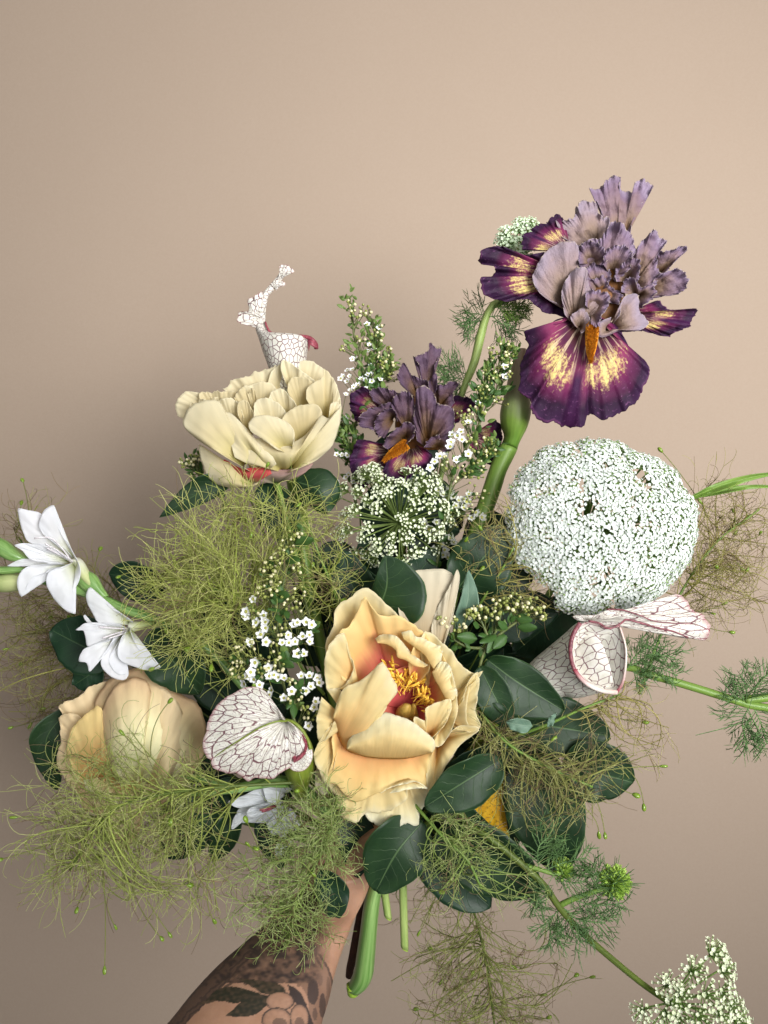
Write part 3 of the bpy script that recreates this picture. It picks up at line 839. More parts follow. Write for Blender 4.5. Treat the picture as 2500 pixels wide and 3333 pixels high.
st_me = [stamen_mesh(k) for k in range(5)]
arc = spline([(725, 870), (790, 930), (870, 940), (960, 1000), (1000, 1080), (1040, 1140), (980, 1200)], 130)
for k in range(112):
    x, y = arc[k] + rng.normal(0, [26, 24])
    p = at(ZF, x, y, d, rng.uniform(-2.4, -0.9))
    back = at(ZF, 880 + rng.normal(0, 40), 1170 + rng.normal(0, 40), d, -4.2)
    dr = Vector(p - back).normalized() + Vector((rng.normal(0, 0.45), rng.normal(0, 0.3), rng.normal(0, 0.45)))
    dr.normalize()
    M = Matrix.Translation(Vector(p) - dr * 0.012) @ dr.to_track_quat('Z', 'Y').to_matrix().to_4x4() @ Matrix.Rotation(rng.uniform(0, 6.28), 4, 'Z')
    inst('stamen', st_me[k % 5], t, M)
grip_stem(t, m_stem, 950 + 750 * ZF[2], 1800 + 1560 * ZF[2], d, 0.0035, h=-4.4)

# ------------------------------------------------------------------ apricot peony, lower left
d = 0.615
t = thing('peony', 'apricot peony at the lower left half hidden by smoke bush threads', 'peony', at(ZH, 950, 900, d, -4), 'peonies of the bouquet')
pt = lambda base, rim, mat=m_peony_left, **kw: petal(t, mat, ZH, d, base, rim, **{'frill': 0.03, 'ff': 8, 'crk': 0.10, 'cwl': 70, **kw})
K = dict(ruf=0.08, jag=0.012)
pt((800, 800, -4), [(520, 700), (430, 480), (452, 390), (425, 325), (560, 258), (700, 168), (830, 130), (900, 200), (900, 400)], mat=m_peony_left, hr=-2.0, seed=1, bulge=0.3, **K)
pt((860, 900, -3.4), [(560, 960), (430, 800), (412, 700), (440, 520), (425, 400), (480, 380), (600, 420), (760, 600)], mat=m_peony_left, hr=-1.2, seed=2, bulge=0.5, **K)
pt((960, 1050, -3), [(760, 640), (790, 480), (735, 365), (680, 325), (720, 220), (800, 130), (930, 68), (1060, 58), (1180, 108), (1245, 195), (1310, 250), (1410, 305), (1468, 400), (1486, 500), (1475, 660), (1360, 860), (1250, 1000)], mat=m_peony_left_cream, hr=-1.6, seed=3, bulge=3.2, ruf=0.06, jag=0.005, pleat=0.05, nu=90, side=0.25)
pt((1000, 1050, -3), [(1060, 250), (1090, 180), (1180, 190), (1280, 310), (1345, 460), (1340, 640), (1230, 860), (1120, 980)], mat=m_peony_left, hr=-0.6, seed=8, bulge=2.9, ruf=0.08, jag=0.005, side=0.4)
pt((960, 1060, -3), [(790, 760), (735, 560), (725, 400), (770, 260), (860, 165), (980, 120), (1070, 165), (1085, 300), (1030, 520), (1010, 800)], mat=m_peony_left_cream, hr=-0.3, seed=9, bulge=3.1, ruf=0.08, jag=0.006, side=0.4)
pt((720, 1000, -2.4), [(540, 830), (480, 640), (500, 540), (545, 450), (640, 368), (705, 335), (738, 360), (732, 420), (812, 442), (806, 560), (790, 760)], mat=m_peony_deep, hr=0.0, seed=4, bulge=1.3, **K)
pt((900, 860, -2), [(560, 900), (570, 1000), (620, 1082), (740, 1120), (800, 1340), (858, 1388), (1000, 1240), (1045, 1100), (1180, 1030), (1300, 930)], mat=m_peony_left_cream, hr=-0.4, seed=5, bulge=0.6, **K)
pt((880, 820, -2), [(600, 860), (640, 960), (760, 1010), (900, 1040), (1060, 1020), (1160, 930)], mat=m_peony_pale, hr=0.3, seed=6, bulge=0.6, **K)
grip_stem(t, m_stem, 0 + 950 * ZH[2], 2150 + 900 * ZH[2], d, 0.003, h=-4)

# ------------------------------------------------------------------ irises
def beard(parent, view, d, a, b, width, n, seed, h0, h1):
    """fuzzy strip: a low ridge plus many short hairs"""
    r = np.random.default_rng(seed)
    ax = np.array(a, float); bx = np.array(b, float)
    dv = (bx - ax) / np.linalg.norm(bx - ax); nv = np.array([-dv[1], dv[0]])
    rings = []
    for q in (0.0, 0.3, 0.7, 1.0):
        c = ax * (1 - q) + bx * q
        w = width * (0.5, 0.45, 0.36, 0.1)[int(q * 3.2)]
        L, R = c - nv * w, c + nv * w
        rings.append((L[0], L[1], R[0], R[1], 0.06, h0 * (1 - q) + h1 * q - 0.05))
    o = loft(parent, 'beard', m_beard, view, d, rings, n=12, m=14)
    q = r.random(n); s = r.uniform(-0.5, 0.5, n)
    px = ax[None] * (1 - q)[:, None] + bx[None] * q[:, None] + nv[None] * (s * width * (1 - 0.8 * q ** 1.6))[:, None]
    base = at(view, px[:, 0], px[:, 1], d, h0 * (1 - q) + h1 * q)
    dirs = np.stack([s * 1.3 + r.normal(0, 0.3, n), np.full(n, -1.0), r.normal(0, 0.35, n) - 0.25], 1)
    dirs /= np.linalg.norm(dirs, axis=1)[:, None]
    tt = np.linspace(0, 1, 3)[None, :, None]
    P = base[:, None] + dirs[:, None] * tt * (0.0034 + 0.0020 * r.random(n))[:, None, None]
    rad = np.array([0.00035, 0.0003, 0.0001])[None]
    threads(o, 'beard_hair', m_beard, P, rad, sides=3, seed=seed)


d = 0.64
t = thing('iris', 'tall mauve iris with ruffled standards and dark purple falls flashed yellow', 'iris', at(ZA, 900, 1000, d, -2), 'bearded irises')
pt = lambda base, rim, mat=m_standard, nm='standard_petal', **kw: petal(t, mat, ZA, d, base, rim, name=nm, **kw)
RF = dict(nu=220, nv=56, ruf=0.36, rf=2.2, jag=0.008, crk=0.26, cwl=46, frill=0.24, ff=15)
fall = lambda base, rim, **kw: pt(base, rim, mat=m_fall, nm='fall_petal', **kw)
# falls
fall((740, 560, -1.5), [(700, 590), (620, 560), (500, 546), (412, 540), (428, 450), (500, 392), (600, 345), (655, 300), (700, 360), (720, 440)], hr=-1.0, nu=100, nv=36, ruf=0.12, rf=7, jag=0.03, bulge=0.4, seed=1, crk=0.05)
fall((760, 720, -1.5), [(560, 560), (400, 592), (310, 600), (295, 530), (262, 520), (165, 535), (122, 625), (150, 645), (212, 648), (238, 680), (200, 738), (133, 730), (140, 800), (190, 868), (250, 885), (310, 895), (400, 880), (470, 890), (560, 965), (640, 985), (720, 1010)], hr=-0.2, nu=140, nv=44, ruf=0.32, rf=6, jag=0.012, bulge=0.5, seed=2, crk=0.08, frill=0.12, ff=22)
fall((1100, 980, -2.0), [(1230, 930), (1330, 890), (1400, 945), (1500, 950), (1588, 945), (1572, 1000), (1545, 1055), (1460, 1100), (1380, 1130), (1300, 1112), (1230, 1095), (1080, 1100)], hr=-0.6, nu=120, nv=40, ruf=0.26, rf=6, jag=0.015, bulge=0.5, seed=3, crk=0.08, frill=0.12, ff=20)
fall((865, 960, -1.0), [(760, 1010), (650, 1015), (560, 1085), (440, 1090), (432, 1150), (455, 1190), (412, 1300), (395, 1440), (400, 1500), (470, 1560), (470, 1640), (540, 1690), (640, 1722), (690, 1738), (822, 1732), (862, 1668), (980, 1682), (1110, 1632), (1220, 1510), (1272, 1370), (1240, 1290), (1150, 1230), (1100, 1130), (1060, 1060), (960, 1020)], hr=0.6, nu=200, nv=64, ruf=0.20, rf=9, jag=0.012, bulge=1.8, seed=4, crk=0.08, cwl=60, side=0.5, frill=0.07, ff=26)
beard(t, ZA, d, (890, 1050), (872, 1305), 92, 1300, 3, 1.5, 2.2)
loft(t, 'style_arm', m_throat, ZA, d, [(900, 600, 960, 600, 0.3, -1.6), (830, 690, 1060, 690, 0.9, -1.2), (840, 850, 1110, 880, 1.0, -0.8), (880, 1000, 1040, 1000, 0.8, -0.6), (900, 1080, 960, 1080, 0.5, -0.8)], n=20, m=24)
# standards, back to front
pt((1060, 560, -2.5), [(980, 420), (955, 320), (940, 260), (905, 190), (872, 135), (945, 138), (985, 75), (1040, 42), (1078, 62), (1068, 112), (1110, 150), (1165, 150), (1178, 85), (1238, 55), (1260, 100), (1292, 128), (1258, 185), (1200, 262), (1160, 350), (1140, 470)], hr=-1.6, bulge=0.6, seed=5, **{**RF, 'jag': 0.02})
pt((930, 600, -2.4), [(700, 470), (655, 430), (652, 350), (750, 332), (795, 245), (875, 208), (918, 235), (930, 300), (1000, 340), (1010, 430), (980, 520)], mat=m_standard_pale, hr=-1.0, bulge=0.7, seed=6, **{**RF, 'jag': 0.02, 'ruf': 0.15})
pt((1330, 720, -2.2), [(1300, 640), (1330, 565), (1420, 548), (1500, 515), (1528, 545), (1470, 600), (1395, 685), (1360, 740)], hr=-0.8, bulge=0.3, seed=7, **RF)
pt((1150, 800, -2.0), [(1080, 800), (1070, 680), (1150, 590), (1195, 520), (1240, 470), (1312, 405), (1342, 470), (1392, 490), (1335, 560), (1325, 640), (1345, 710), (1300, 810), (1220, 860)], hr=-0.2, bulge=0.6, seed=8, **RF)
pt((1220, 850, -1.6), [(1300, 760), (1330, 715), (1400, 690), (1470, 672), (1525, 720), (1532, 790), (1470, 842), (1350, 862), (1260, 890)], hr=0.0, bulge=0.4, seed=9, **RF)
pt((960, 780, -2.0), [(800, 700), (786, 620), (792, 530), (850, 485), (950, 455), (1000, 380), (1060, 350), (1130, 420), (1165, 480), (1180, 560), (1120, 640), (1080, 720)], hr=0.2, bulge=0.8, seed=10, **RF)
pt((1010, 720, -0.6), [(960, 640), (975, 560), (1030, 520), (1110, 520), (1160, 580), (1150, 660), (1090, 720), (1040, 760)], hr=0.9, bulge=0.4, seed=11, **{**RF, 'ruf': 0.3})
pt((880, 640, -0.6), [(800, 640), (788, 560), (830, 500), (900, 490), (960, 530), (985, 600), (960, 650)], hr=0.9, bulge=0.4, seed=21, **{**RF, 'ruf': 0.3})
pt((740, 980, -1.4), [(640, 900), (560, 862), (500, 790), (485, 710), (512, 650), (545, 595), (622, 522), (700, 488), (785, 500), (795, 600), (772, 680), (735, 740), (745, 850)], mat=m_standard_pale, hr=0.6, bulge=1.0, seed=12, nu=90, nv=40, ruf=0.10, rf=3, jag=0.010, crk=0.16, cwl=80, pleat=0.03, frill=0.06, ff=9)
pt((930, 830, -0.6), [(845, 760), (840, 690), (880, 640), (930, 625), (990, 655), (1015, 720), (985, 800)], hr=0.2, bulge=0.3, seed=23, **RF)
pt((1120, 760, -0.4), [(1050, 760), (1040, 700), (1090, 640), (1160, 600), (1210, 620), (1200, 740), (1190, 800), (1130, 820)], hr=1.0, bulge=0.4, seed=13, **RF)
pt((1190, 860, -0.4), [(1080, 830), (1100, 760), (1160, 730), (1210, 800), (1290, 780), (1320, 830), (1280, 880), (1220, 930), (1130, 920)], hr=1.0, bulge=0.4, seed=14, **RF)
pt((960, 840, -0.8), [(850, 800), (840, 730), (900, 745), (960, 720), (1010, 790), (1090, 850), (1060, 910), (1000, 900)], hr=0.7, bulge=0.3, seed=15, **RF)
pt((770, 1070, -0.4), [(700, 980), (680, 860), (700, 760), (765, 682), (842, 660), (860, 760), (885, 830), (940, 835), (1002, 850), (992, 930), (945, 1000), (930, 1062), (870, 1060)], mat=m_standard_pale, hr=1.3, bulge=0.9, seed=16, nu=110, nv=44, ruf=0.16, rf=5, jag=0.01, crk=0.16, cwl=60, pleat=0.05, frill=0.1, ff=10)
pt((880, 960, 0.6), [(840, 920), (850, 830), (930, 820), (1000, 850), (992, 930), (945, 1000), (930, 1066), (880, 1050)], hr=2.0, bulge=0.4, seed=17, **RF)
pt((1000, 1080, 0.2), [(1075, 985), (1098, 870), (1185, 848), (1212, 955), (1240, 1000), (1268, 1040), (1205, 1088), (1080, 1088), (960, 1135), (908, 1112), (935, 1035), (1015, 1000)], mat=m_standard_pale, hr=1.3, bulge=0.7, seed=18, nu=100, nv=36, ruf=0.14, rf=4, jag=0.02, crk=0.06, cwl=40)
pt((800, 1080, 0.4), [(770, 1060), (740, 1000), (780, 960), (830, 940), (870, 1010), (850, 1080), (810, 1110)], mat=m_standard_pale, hr=1.5, bulge=0.3, seed=19, nu=60, nv=24, ruf=0.15)
# stem with its papery spathe
loft(t, 'spathe', m_spathe, ZC, 0.668, [(1490, 440, 1570, 440, 0.4, 0), (1440, 640, 1560, 620, 0.9, 0), (1400, 800, 1590, 780, 1.4, 0.2), (1372, 920, 1606, 920, 1.6, 0.3), (1375, 1020, 1580, 1040, 1.4, 0.3), (1400, 1110, 1520, 1160, 1.0, 0.2), (1385, 1165, 1500, 1215, 0.85, 0.1)], n=30, m=50)
loft(t, 'stem', m_stem, ZC, 0.668, [(1385, 1160, 1505, 1212, 0.8, 0), (1340, 1230, 1480, 1270, 0.75, 0), (1290, 1350, 1420, 1390, 0.72, 0), (1240, 1500, 1380, 1520, 0.7, 0), (1140, 1800, 1270, 1820, 0.65, 0.5), (900, 2500, 1000, 2520, 0.6, 1.5), (520, 4100, 600, 4100, 0.5, 3.0)], n=20, m=60)

d = 0.655
t = thing('iris', 'smaller dusky iris half sunk between white sprigs and a green umbel', 'iris', at(ZC, 760, 1200, d, -3), 'bearded irises')
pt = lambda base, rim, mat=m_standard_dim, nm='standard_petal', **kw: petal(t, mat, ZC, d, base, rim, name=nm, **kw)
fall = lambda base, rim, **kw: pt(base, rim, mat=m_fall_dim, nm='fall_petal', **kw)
RF = dict(nu=160, nv=44, ruf=0.22, rf=2.2, jag=0.008, crk=0.24, cwl=44, frill=0.17, ff=11)
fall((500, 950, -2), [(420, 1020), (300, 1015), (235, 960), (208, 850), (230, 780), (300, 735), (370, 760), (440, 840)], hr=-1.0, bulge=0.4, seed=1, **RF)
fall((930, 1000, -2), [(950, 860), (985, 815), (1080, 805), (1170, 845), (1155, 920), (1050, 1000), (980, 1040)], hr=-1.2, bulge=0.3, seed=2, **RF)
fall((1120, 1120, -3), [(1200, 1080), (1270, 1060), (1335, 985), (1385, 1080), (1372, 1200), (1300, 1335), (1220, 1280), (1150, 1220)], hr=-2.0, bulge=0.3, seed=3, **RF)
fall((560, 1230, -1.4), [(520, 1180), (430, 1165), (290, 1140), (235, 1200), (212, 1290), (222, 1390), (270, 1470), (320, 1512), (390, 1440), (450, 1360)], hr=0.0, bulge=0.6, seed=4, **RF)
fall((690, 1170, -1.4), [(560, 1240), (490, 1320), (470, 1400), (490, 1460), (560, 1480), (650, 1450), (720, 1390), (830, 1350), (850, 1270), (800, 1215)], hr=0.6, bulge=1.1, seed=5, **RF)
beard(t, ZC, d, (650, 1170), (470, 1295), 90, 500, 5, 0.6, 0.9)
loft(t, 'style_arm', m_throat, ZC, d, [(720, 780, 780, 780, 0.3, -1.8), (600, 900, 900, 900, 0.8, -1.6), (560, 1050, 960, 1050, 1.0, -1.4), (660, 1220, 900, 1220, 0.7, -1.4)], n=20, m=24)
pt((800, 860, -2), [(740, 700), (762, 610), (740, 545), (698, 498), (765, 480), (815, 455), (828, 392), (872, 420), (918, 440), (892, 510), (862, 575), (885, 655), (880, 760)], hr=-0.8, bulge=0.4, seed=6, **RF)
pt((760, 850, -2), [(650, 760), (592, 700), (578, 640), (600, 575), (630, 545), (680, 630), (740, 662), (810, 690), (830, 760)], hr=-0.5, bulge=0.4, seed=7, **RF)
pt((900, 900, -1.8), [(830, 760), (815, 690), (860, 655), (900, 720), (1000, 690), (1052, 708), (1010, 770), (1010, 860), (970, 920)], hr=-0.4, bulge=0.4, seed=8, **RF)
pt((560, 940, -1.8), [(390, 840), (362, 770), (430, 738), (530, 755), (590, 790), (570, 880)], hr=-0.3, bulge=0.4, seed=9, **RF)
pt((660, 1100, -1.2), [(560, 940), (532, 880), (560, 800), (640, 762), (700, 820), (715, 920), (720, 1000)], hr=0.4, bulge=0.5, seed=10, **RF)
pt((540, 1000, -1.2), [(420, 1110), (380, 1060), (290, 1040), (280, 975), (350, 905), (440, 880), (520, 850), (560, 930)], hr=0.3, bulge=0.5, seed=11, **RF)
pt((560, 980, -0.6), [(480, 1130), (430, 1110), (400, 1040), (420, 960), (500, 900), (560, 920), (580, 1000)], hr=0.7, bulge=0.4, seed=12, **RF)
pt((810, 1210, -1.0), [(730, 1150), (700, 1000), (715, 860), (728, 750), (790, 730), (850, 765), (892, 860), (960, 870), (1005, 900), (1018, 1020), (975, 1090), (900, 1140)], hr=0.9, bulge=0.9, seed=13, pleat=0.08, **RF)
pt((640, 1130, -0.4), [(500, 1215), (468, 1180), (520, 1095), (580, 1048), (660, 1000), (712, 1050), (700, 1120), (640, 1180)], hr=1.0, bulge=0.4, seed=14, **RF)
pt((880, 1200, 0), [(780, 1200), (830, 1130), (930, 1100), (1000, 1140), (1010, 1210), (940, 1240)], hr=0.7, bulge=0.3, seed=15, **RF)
grip_stem(t, m_stem, 1050 + 760 * ZC[2], 950 + 1250 * ZC[2], d, 0.004, h=-2)
# ------------------------------------------------------------------ pitcher leaves
d = 0.672
t = thing('pitcher_leaf', 'tall slender white pitcher leaf rising behind the cream peony', 'pitcher leaf', at(ZB, 1080, 1000, d), 'white pitcher leaves with red netting')
# tube, its slanting rim running up into the narrow hood at the back
loft(t, 'tube', m_pitcher_top, ZB, d, [(1010, 1250, 1210, 1250, 1.3, 0), (960, 1080, 1235, 1080, 1.6, 0), (922, 960, 1256, 920, 1.9, 0), (882, 850, 1268, 800, 2.0, 0), (858, 770, 1258, 735, 1.9, 0), (842, 722, 1120, 718, 1.3, 0.1), (830, 690, 1010, 712, 0.9, 0.2), (821, 650, 945, 684, 0.6, 0.3), (816, 610, 910, 620, 0.4, 0.3), (815, 560, 905, 560, 0.33, 0.3)], n=40, m=60)
loft(t, 'hood', m_pitcher_neck, ZB, d, [(814, 575, 906, 575, 0.36, 0.3), (822, 480, 912, 480, 0.3, 0.3), (842, 400, 925, 420, 0.28, 0.3), (885, 350, 935, 375, 0.22, 0.2), (940, 285, 985, 320, 0.16, 0.1), (1010, 205, 1050, 235, 0.12, 0), (1040, 160, 1085, 190, 0.1, 0)], n=24, m=50)
tube(t, 'rolled_lip', m_lip_red, pts(ZB, [(905, 600, 0.7), (918, 640, 0.9), (945, 686, 1.0), (1010, 714, 1.1), (1120, 720, 1.2), (1220, 724, 0.9), (1290, 740, 0.3), (1335, 785, 0.0), (1342, 825, -0.3)], d), 0.0008, 0.0019, m=40)
petal(t, m_lip_red, ZB, d, [(1248, 732, 0.3), (1268, 765, 0.3), (1275, 830, 0.2)], [(1285, 730), (1325, 765), (1346, 812), (1330, 822), (1305, 792), (1288, 800), (1278, 850)], name='lip_flap', hr=0.2, hb=0.3, bulge=0.15, ruf=0.02)
petal(t, m_pitcher_frill, ZB, d, (860, 560, 0.4), [(820, 650), (790, 640), (690, 610), (660, 580), (680, 520), (760, 505), (755, 440), (765, 400), (810, 390), (820, 360), (850, 350), (880, 345), (890, 400)], name='hood_frill', hr=0.9, bulge=0.3, ruf=0.12, jag=0.03, bw=0.05)
petal(t, m_pitcher_frill, ZB, d, (985, 310, 0.2), [(950, 275), (990, 240), (1045, 250), (1080, 268), (1070, 288), (1030, 295), (1000, 330)], name='hood_frill', hr=0.4, bulge=0.1, ruf=0.06, jag=0.03, bw=0.05)
petal(t, m_pitcher_frill, ZB, d, (1030, 230, 0.1), [(1000, 235), (1025, 180), (1030, 115), (1070, 112), (1110, 122), (1152, 165), (1130, 180), (1090, 175), (1060, 215)], name='hood_tip', hr=0.3, bulge=0.2, ruf=0.1, jag=0.03, bw=0.15)
loft(t, 'stem', m_stem, ZB, d, [(1010, 1240, 1210, 1240, 1.2, 0), (1060, 1800, 1200, 1800, 0.9, 0), (1300, 3200, 1400, 3200, 0.7, 1), (1780, 5200, 1860, 5200, 0.5, 3.5)], n=20, m=50)

d = 0.572
t = thing('pitcher_leaf', 'white pitcher leaf with a broad round hood veined dark red beside the peach peony', 'pitcher leaf', at(ZJ, 1150, 1100, d, -2), 'white pitcher leaves with red netting')
loft(t, 'tube', m_pitcher_green, ZJ, d, [(1010, 640, 1130, 660, 0.5, 0.0), (960, 720, 1215, 760, 1.2, -0.4), (960, 850, 1268, 880, 1.7, -0.8), (980, 980, 1284, 1000, 1.8, -1.2), (990, 1080, 1270, 1100, 1.7, -1.6), (1030, 1180, 1230, 1200, 1.3, -2.2), (1080, 1300, 1200, 1320, 0.9, -3)], n=32, m=36)
petal(t, m_pitcher_in, ZJ, d, (1110, 900, 0.9), [(1050, 1010), (1040, 1060), (1100, 1090), (1180, 1075), (1240, 1010), (1262, 920), (1240, 820), (1200, 740), (1150, 680)], name='mouth', hr=1.2, bulge=0.2, ruf=0.02, jag=0.0, bw=0.05)
tube(t, 'rolled_lip', m_pitcher_green, pts(ZJ, [(950, 592, 1.2), (1020, 590, 1.3), (1090, 620, 1.4), (1160, 690, 1.4), (1215, 790, 1.3), (1240, 870, 1.3)], d), 0.0012, 0.0012, m=40)
petal(t, m_hood, ZJ, d, (1000, 590, 0.9), [(955, 575), (900, 490), (870, 425), (835, 350), (790, 298), (740, 272), (690, 258), (620, 262), (555, 280), (440, 342), (330, 432), (248, 560), (207, 690), (182, 835), (220, 945), (268, 975), (262, 1010), (300, 1065), (420, 1112), (500, 1100), (555, 1135), (630, 1182), (690, 1150), (750, 1158), (870, 1165), (930, 1110), (1052, 1040), (1060, 985), (1150, 960), (1205, 880), (1200, 790), (1150, 700), (1060, 620)],
      name='hood', nu=160, nv=60, hr=1.6, bulge=1.1, ruf=0.10, rf=6, jag=0.006, lip=0.12, bw=0.02, side=0.7, crk=0.04, cwl=60)
tube(t, 'midrib', m_pitcher_green, pts(ZJ, [(1040, 592, 1.5), (900, 600, 2.15), (740, 660, 2.45), (600, 745, 2.5), (450, 840, 2.35), (340, 915, 2.0), (285, 955, 1.75)], d), 0.0007, 0.0003, m=40)
petal(t, m_lip_red, ZJ, d, (1130, 860, 1.7), [(1060, 960), (1080, 1000), (1150, 960), (1200, 890), (1205, 800), (1160, 720)], name='lip_flap', hr=2.0, bulge=0.2, ruf=0.12, rf=6, jag=0.03, bw=0.5)
grip_stem(t, m_pitcher_green, 600 + 1140 * ZJ[2], 2150 + 1290 * ZJ[2], d, 0.003, h=-3)

d = 0.592
t = thing('pitcher_leaf', 'white pitcher leaf lying open to the right under the big white umbel', 'pitcher leaf', at(ZD, 500, 1750, d, -2), 'white pitcher leaves with red netting')
loft(t, 'tube', m_pitcher_tube, ZD, d, [(150, 1850, 260, 2010, 0.9, -2.5), (390, 1600, 562, 1840, 1.7, -1.5), (500, 1510, 650, 1842, 2.2, -1.0), (610, 1420, 730, 1830, 2.5, -0.5), (690, 1350, 840, 1800, 2.6, 0.0), (760, 1330, 900, 1795, 2.5, 0.2)], cap=False, thick=0.0008, n=40, m=40)
petal(t, m_pitcher_in, ZD, d, (700, 1600, 0.6), [(690, 1360), (760, 1335), (850, 1362), (968, 1362), (1005, 1480), (1014, 1560), (1005, 1690), (985, 1760), (950, 1812), (840, 1790), (750, 1740), (670, 1650), (640, 1560), (642, 1450), (690, 1362)], name='mouth', nu=80, hr=2.5, bulge=-0.5, ruf=0.02, jag=0.0, bw=0.05)
tube(t, 'rolled_lip', m_lip_dark, pts(ZD, [(700, 1345, 2.4), (655, 1420, 2.7), (636, 1510, 2.8), (644, 1600, 2.8), (664, 1660, 2.8)], d), 0.0016, 0.0014, m=36)
tube(t, 'rolled_lip', m_pitcher_lip, pts(ZD, [(662, 1655, 2.8), (700, 1710, 2.8), (760, 1762, 2.8), (850, 1800, 2.7), (950, 1812, 2.6)], d), 0.0015, 0.0017, m=36)
tube(t, 'rolled_lip', m_pitcher_lip, pts(ZD, [(950, 1810, 2.6), (990, 1740, 2.6), (1010, 1620, 2.6), (1008, 1500, 2.6), (970, 1372, 2.5)], d), 0.0010, 0.0006, m=36)
tube(t, 'rolled_lip', m_lip_dark, pts(ZD, [(760, 1330, 2.6), (830, 1345, 2.7), (880, 1378, 2.8), (930, 1372, 2.8), (985, 1340, 2.6), (1010, 1320, 2.4), (1060, 1330, 2.3), (1140, 1352, 2.2), (1240, 1380, 2.0), (1330, 1400, 1.8), (1430, 1440, 1.6)], d), 0.0008, 0.0006, m=60)
petal(t, m_hood, ZD, d, (760, 1330, 0.9), [(690, 1330), (650, 1300), (700, 1290), (800, 1290), (900, 1255), (1000, 1262), (1090, 1285), (1150, 1240), (1250, 1190), (1345, 1150), (1400, 1175), (1440, 1215), (1480, 1265), (1530, 1290), (1572, 1375), (1555, 1462), (1500, 1440), (1420, 1448), (1280, 1402), (1150, 1362), (1010, 1345), (900, 1385), (820, 1350)],
      name='hood', nu=150, nv=50, hr=1.6, bulge=0.5, ruf=0.14, rf=7, jag=0.010, bw=0.02, side=0.6, crk=0.05, cwl=50)
tube(t, 'midrib', m_lip_dark, pts(ZD, [(880, 1250, 1.7), (980, 1255, 2.0), (1100, 1290, 2.1), (1200, 1330, 2.15), (1330, 1345, 2.0), (1480, 1350, 1.8)], d), 0.0006, 0.0003, m=40)
grip_stem(t, m_pitcher_green, 1550 + 240 * ZD[2], 1380 + 1910 * ZD[2], d, 0.003, h=-2.4)

# ------------------------------------------------------------------ gladioli
d = 0.615
t = thing('gladiolus', 'white gladiolus spike reaching left with two open flowers', 'gladiolus', at(ZI, 1250, 1290, d, -1), 'white gladioli')
W = dict(nu=50, nv=24, ruf=0.03, jag=0.004, bw=0.10)


def gfl(petals, tubes):
    head = None
    for mat_, rg in tubes:
        o = loft(t if head is None else head, 'flower' if head is None else 'calyx', mat_, ZI, d, rg, n=18, m=24)
        head = head or o
    for base, rim, kw in petals:
        petal(head, m_white, ZI, d, base, rim, **{**W, **kw})
    return head


m_neck = petal_mat('flower_neck', [(0.0, lin(244, 244, 232)), (0.45, lin(214, 220, 160)), (1.0, lin(120, 146, 66))], trans=0.15, fu=12, var=0.08)
f1 = gfl([((580, 770, -1.2), [(330, 640), (230, 632), (180, 560), (150, 450), (136, 372), (160, 366), (200, 376), (320, 410), (350, 500), (430, 600), (540, 720)], dict(hr=-0.2, bulge=0.4, seed=1)),
          ((590, 780, -1.0), [(430, 640), (330, 562), (298, 490), (328, 400), (375, 352), (419, 346), (405, 425), (450, 520), (520, 620), (560, 700), (600, 770)], dict(hr=0.2, bulge=0.5, seed=2)),
          ((480, 810, -0.8), [(370, 790), (280, 815), (170, 812), (58, 812), (100, 785), (140, 765), (210, 755), (300, 775), (380, 790)], dict(hr=0.0, bulge=0.3, seed=4)),
          ((560, 785, -0.8), [(380, 790), (235, 760), (168, 690), (113, 652), (160, 636), (232, 638), (330, 660), (440, 700), (520, 750)], dict(hr=0.8, bulge=0.4, seed=3, pleat=0.06)),
          ((540, 800, -0.6), [(460, 830), (380, 835), (340, 872), (255, 895), (205, 960), (178, 1045), (155, 1040), (133, 975), (142, 890), (200, 822), (330, 798), (440, 790)], dict(hr=0.8, bulge=0.4, seed=5)),
          ((592, 775, -0.4), [(480, 822), (390, 850), (357, 905), (365, 970), (420, 1070), (520, 1162), (582, 1182), (556, 1120), (560, 1030), (608, 930), (622, 850), (606, 785)], dict(hr=1.2, bulge=0.7, seed=6))],
         [(m_neck, [(540, 775, 600, 745, 0.6, -1.0), (575, 810, 640, 775, 0.55, -0.8), (620, 900, 690, 860, 0.5, -0.6), (690, 985, 745, 950, 0.4, -0.6), (760, 1040, 800, 1020, 0.3, -0.6)]),
          (m_stem_bright, [(590, 860, 640, 830, 0.3, -0.7), (600, 950, 740, 880, 0.5, -0.7), (680, 1020, 800, 980, 0.4, -0.6), (780, 1060, 840, 1040, 0.3, -0.6)])])
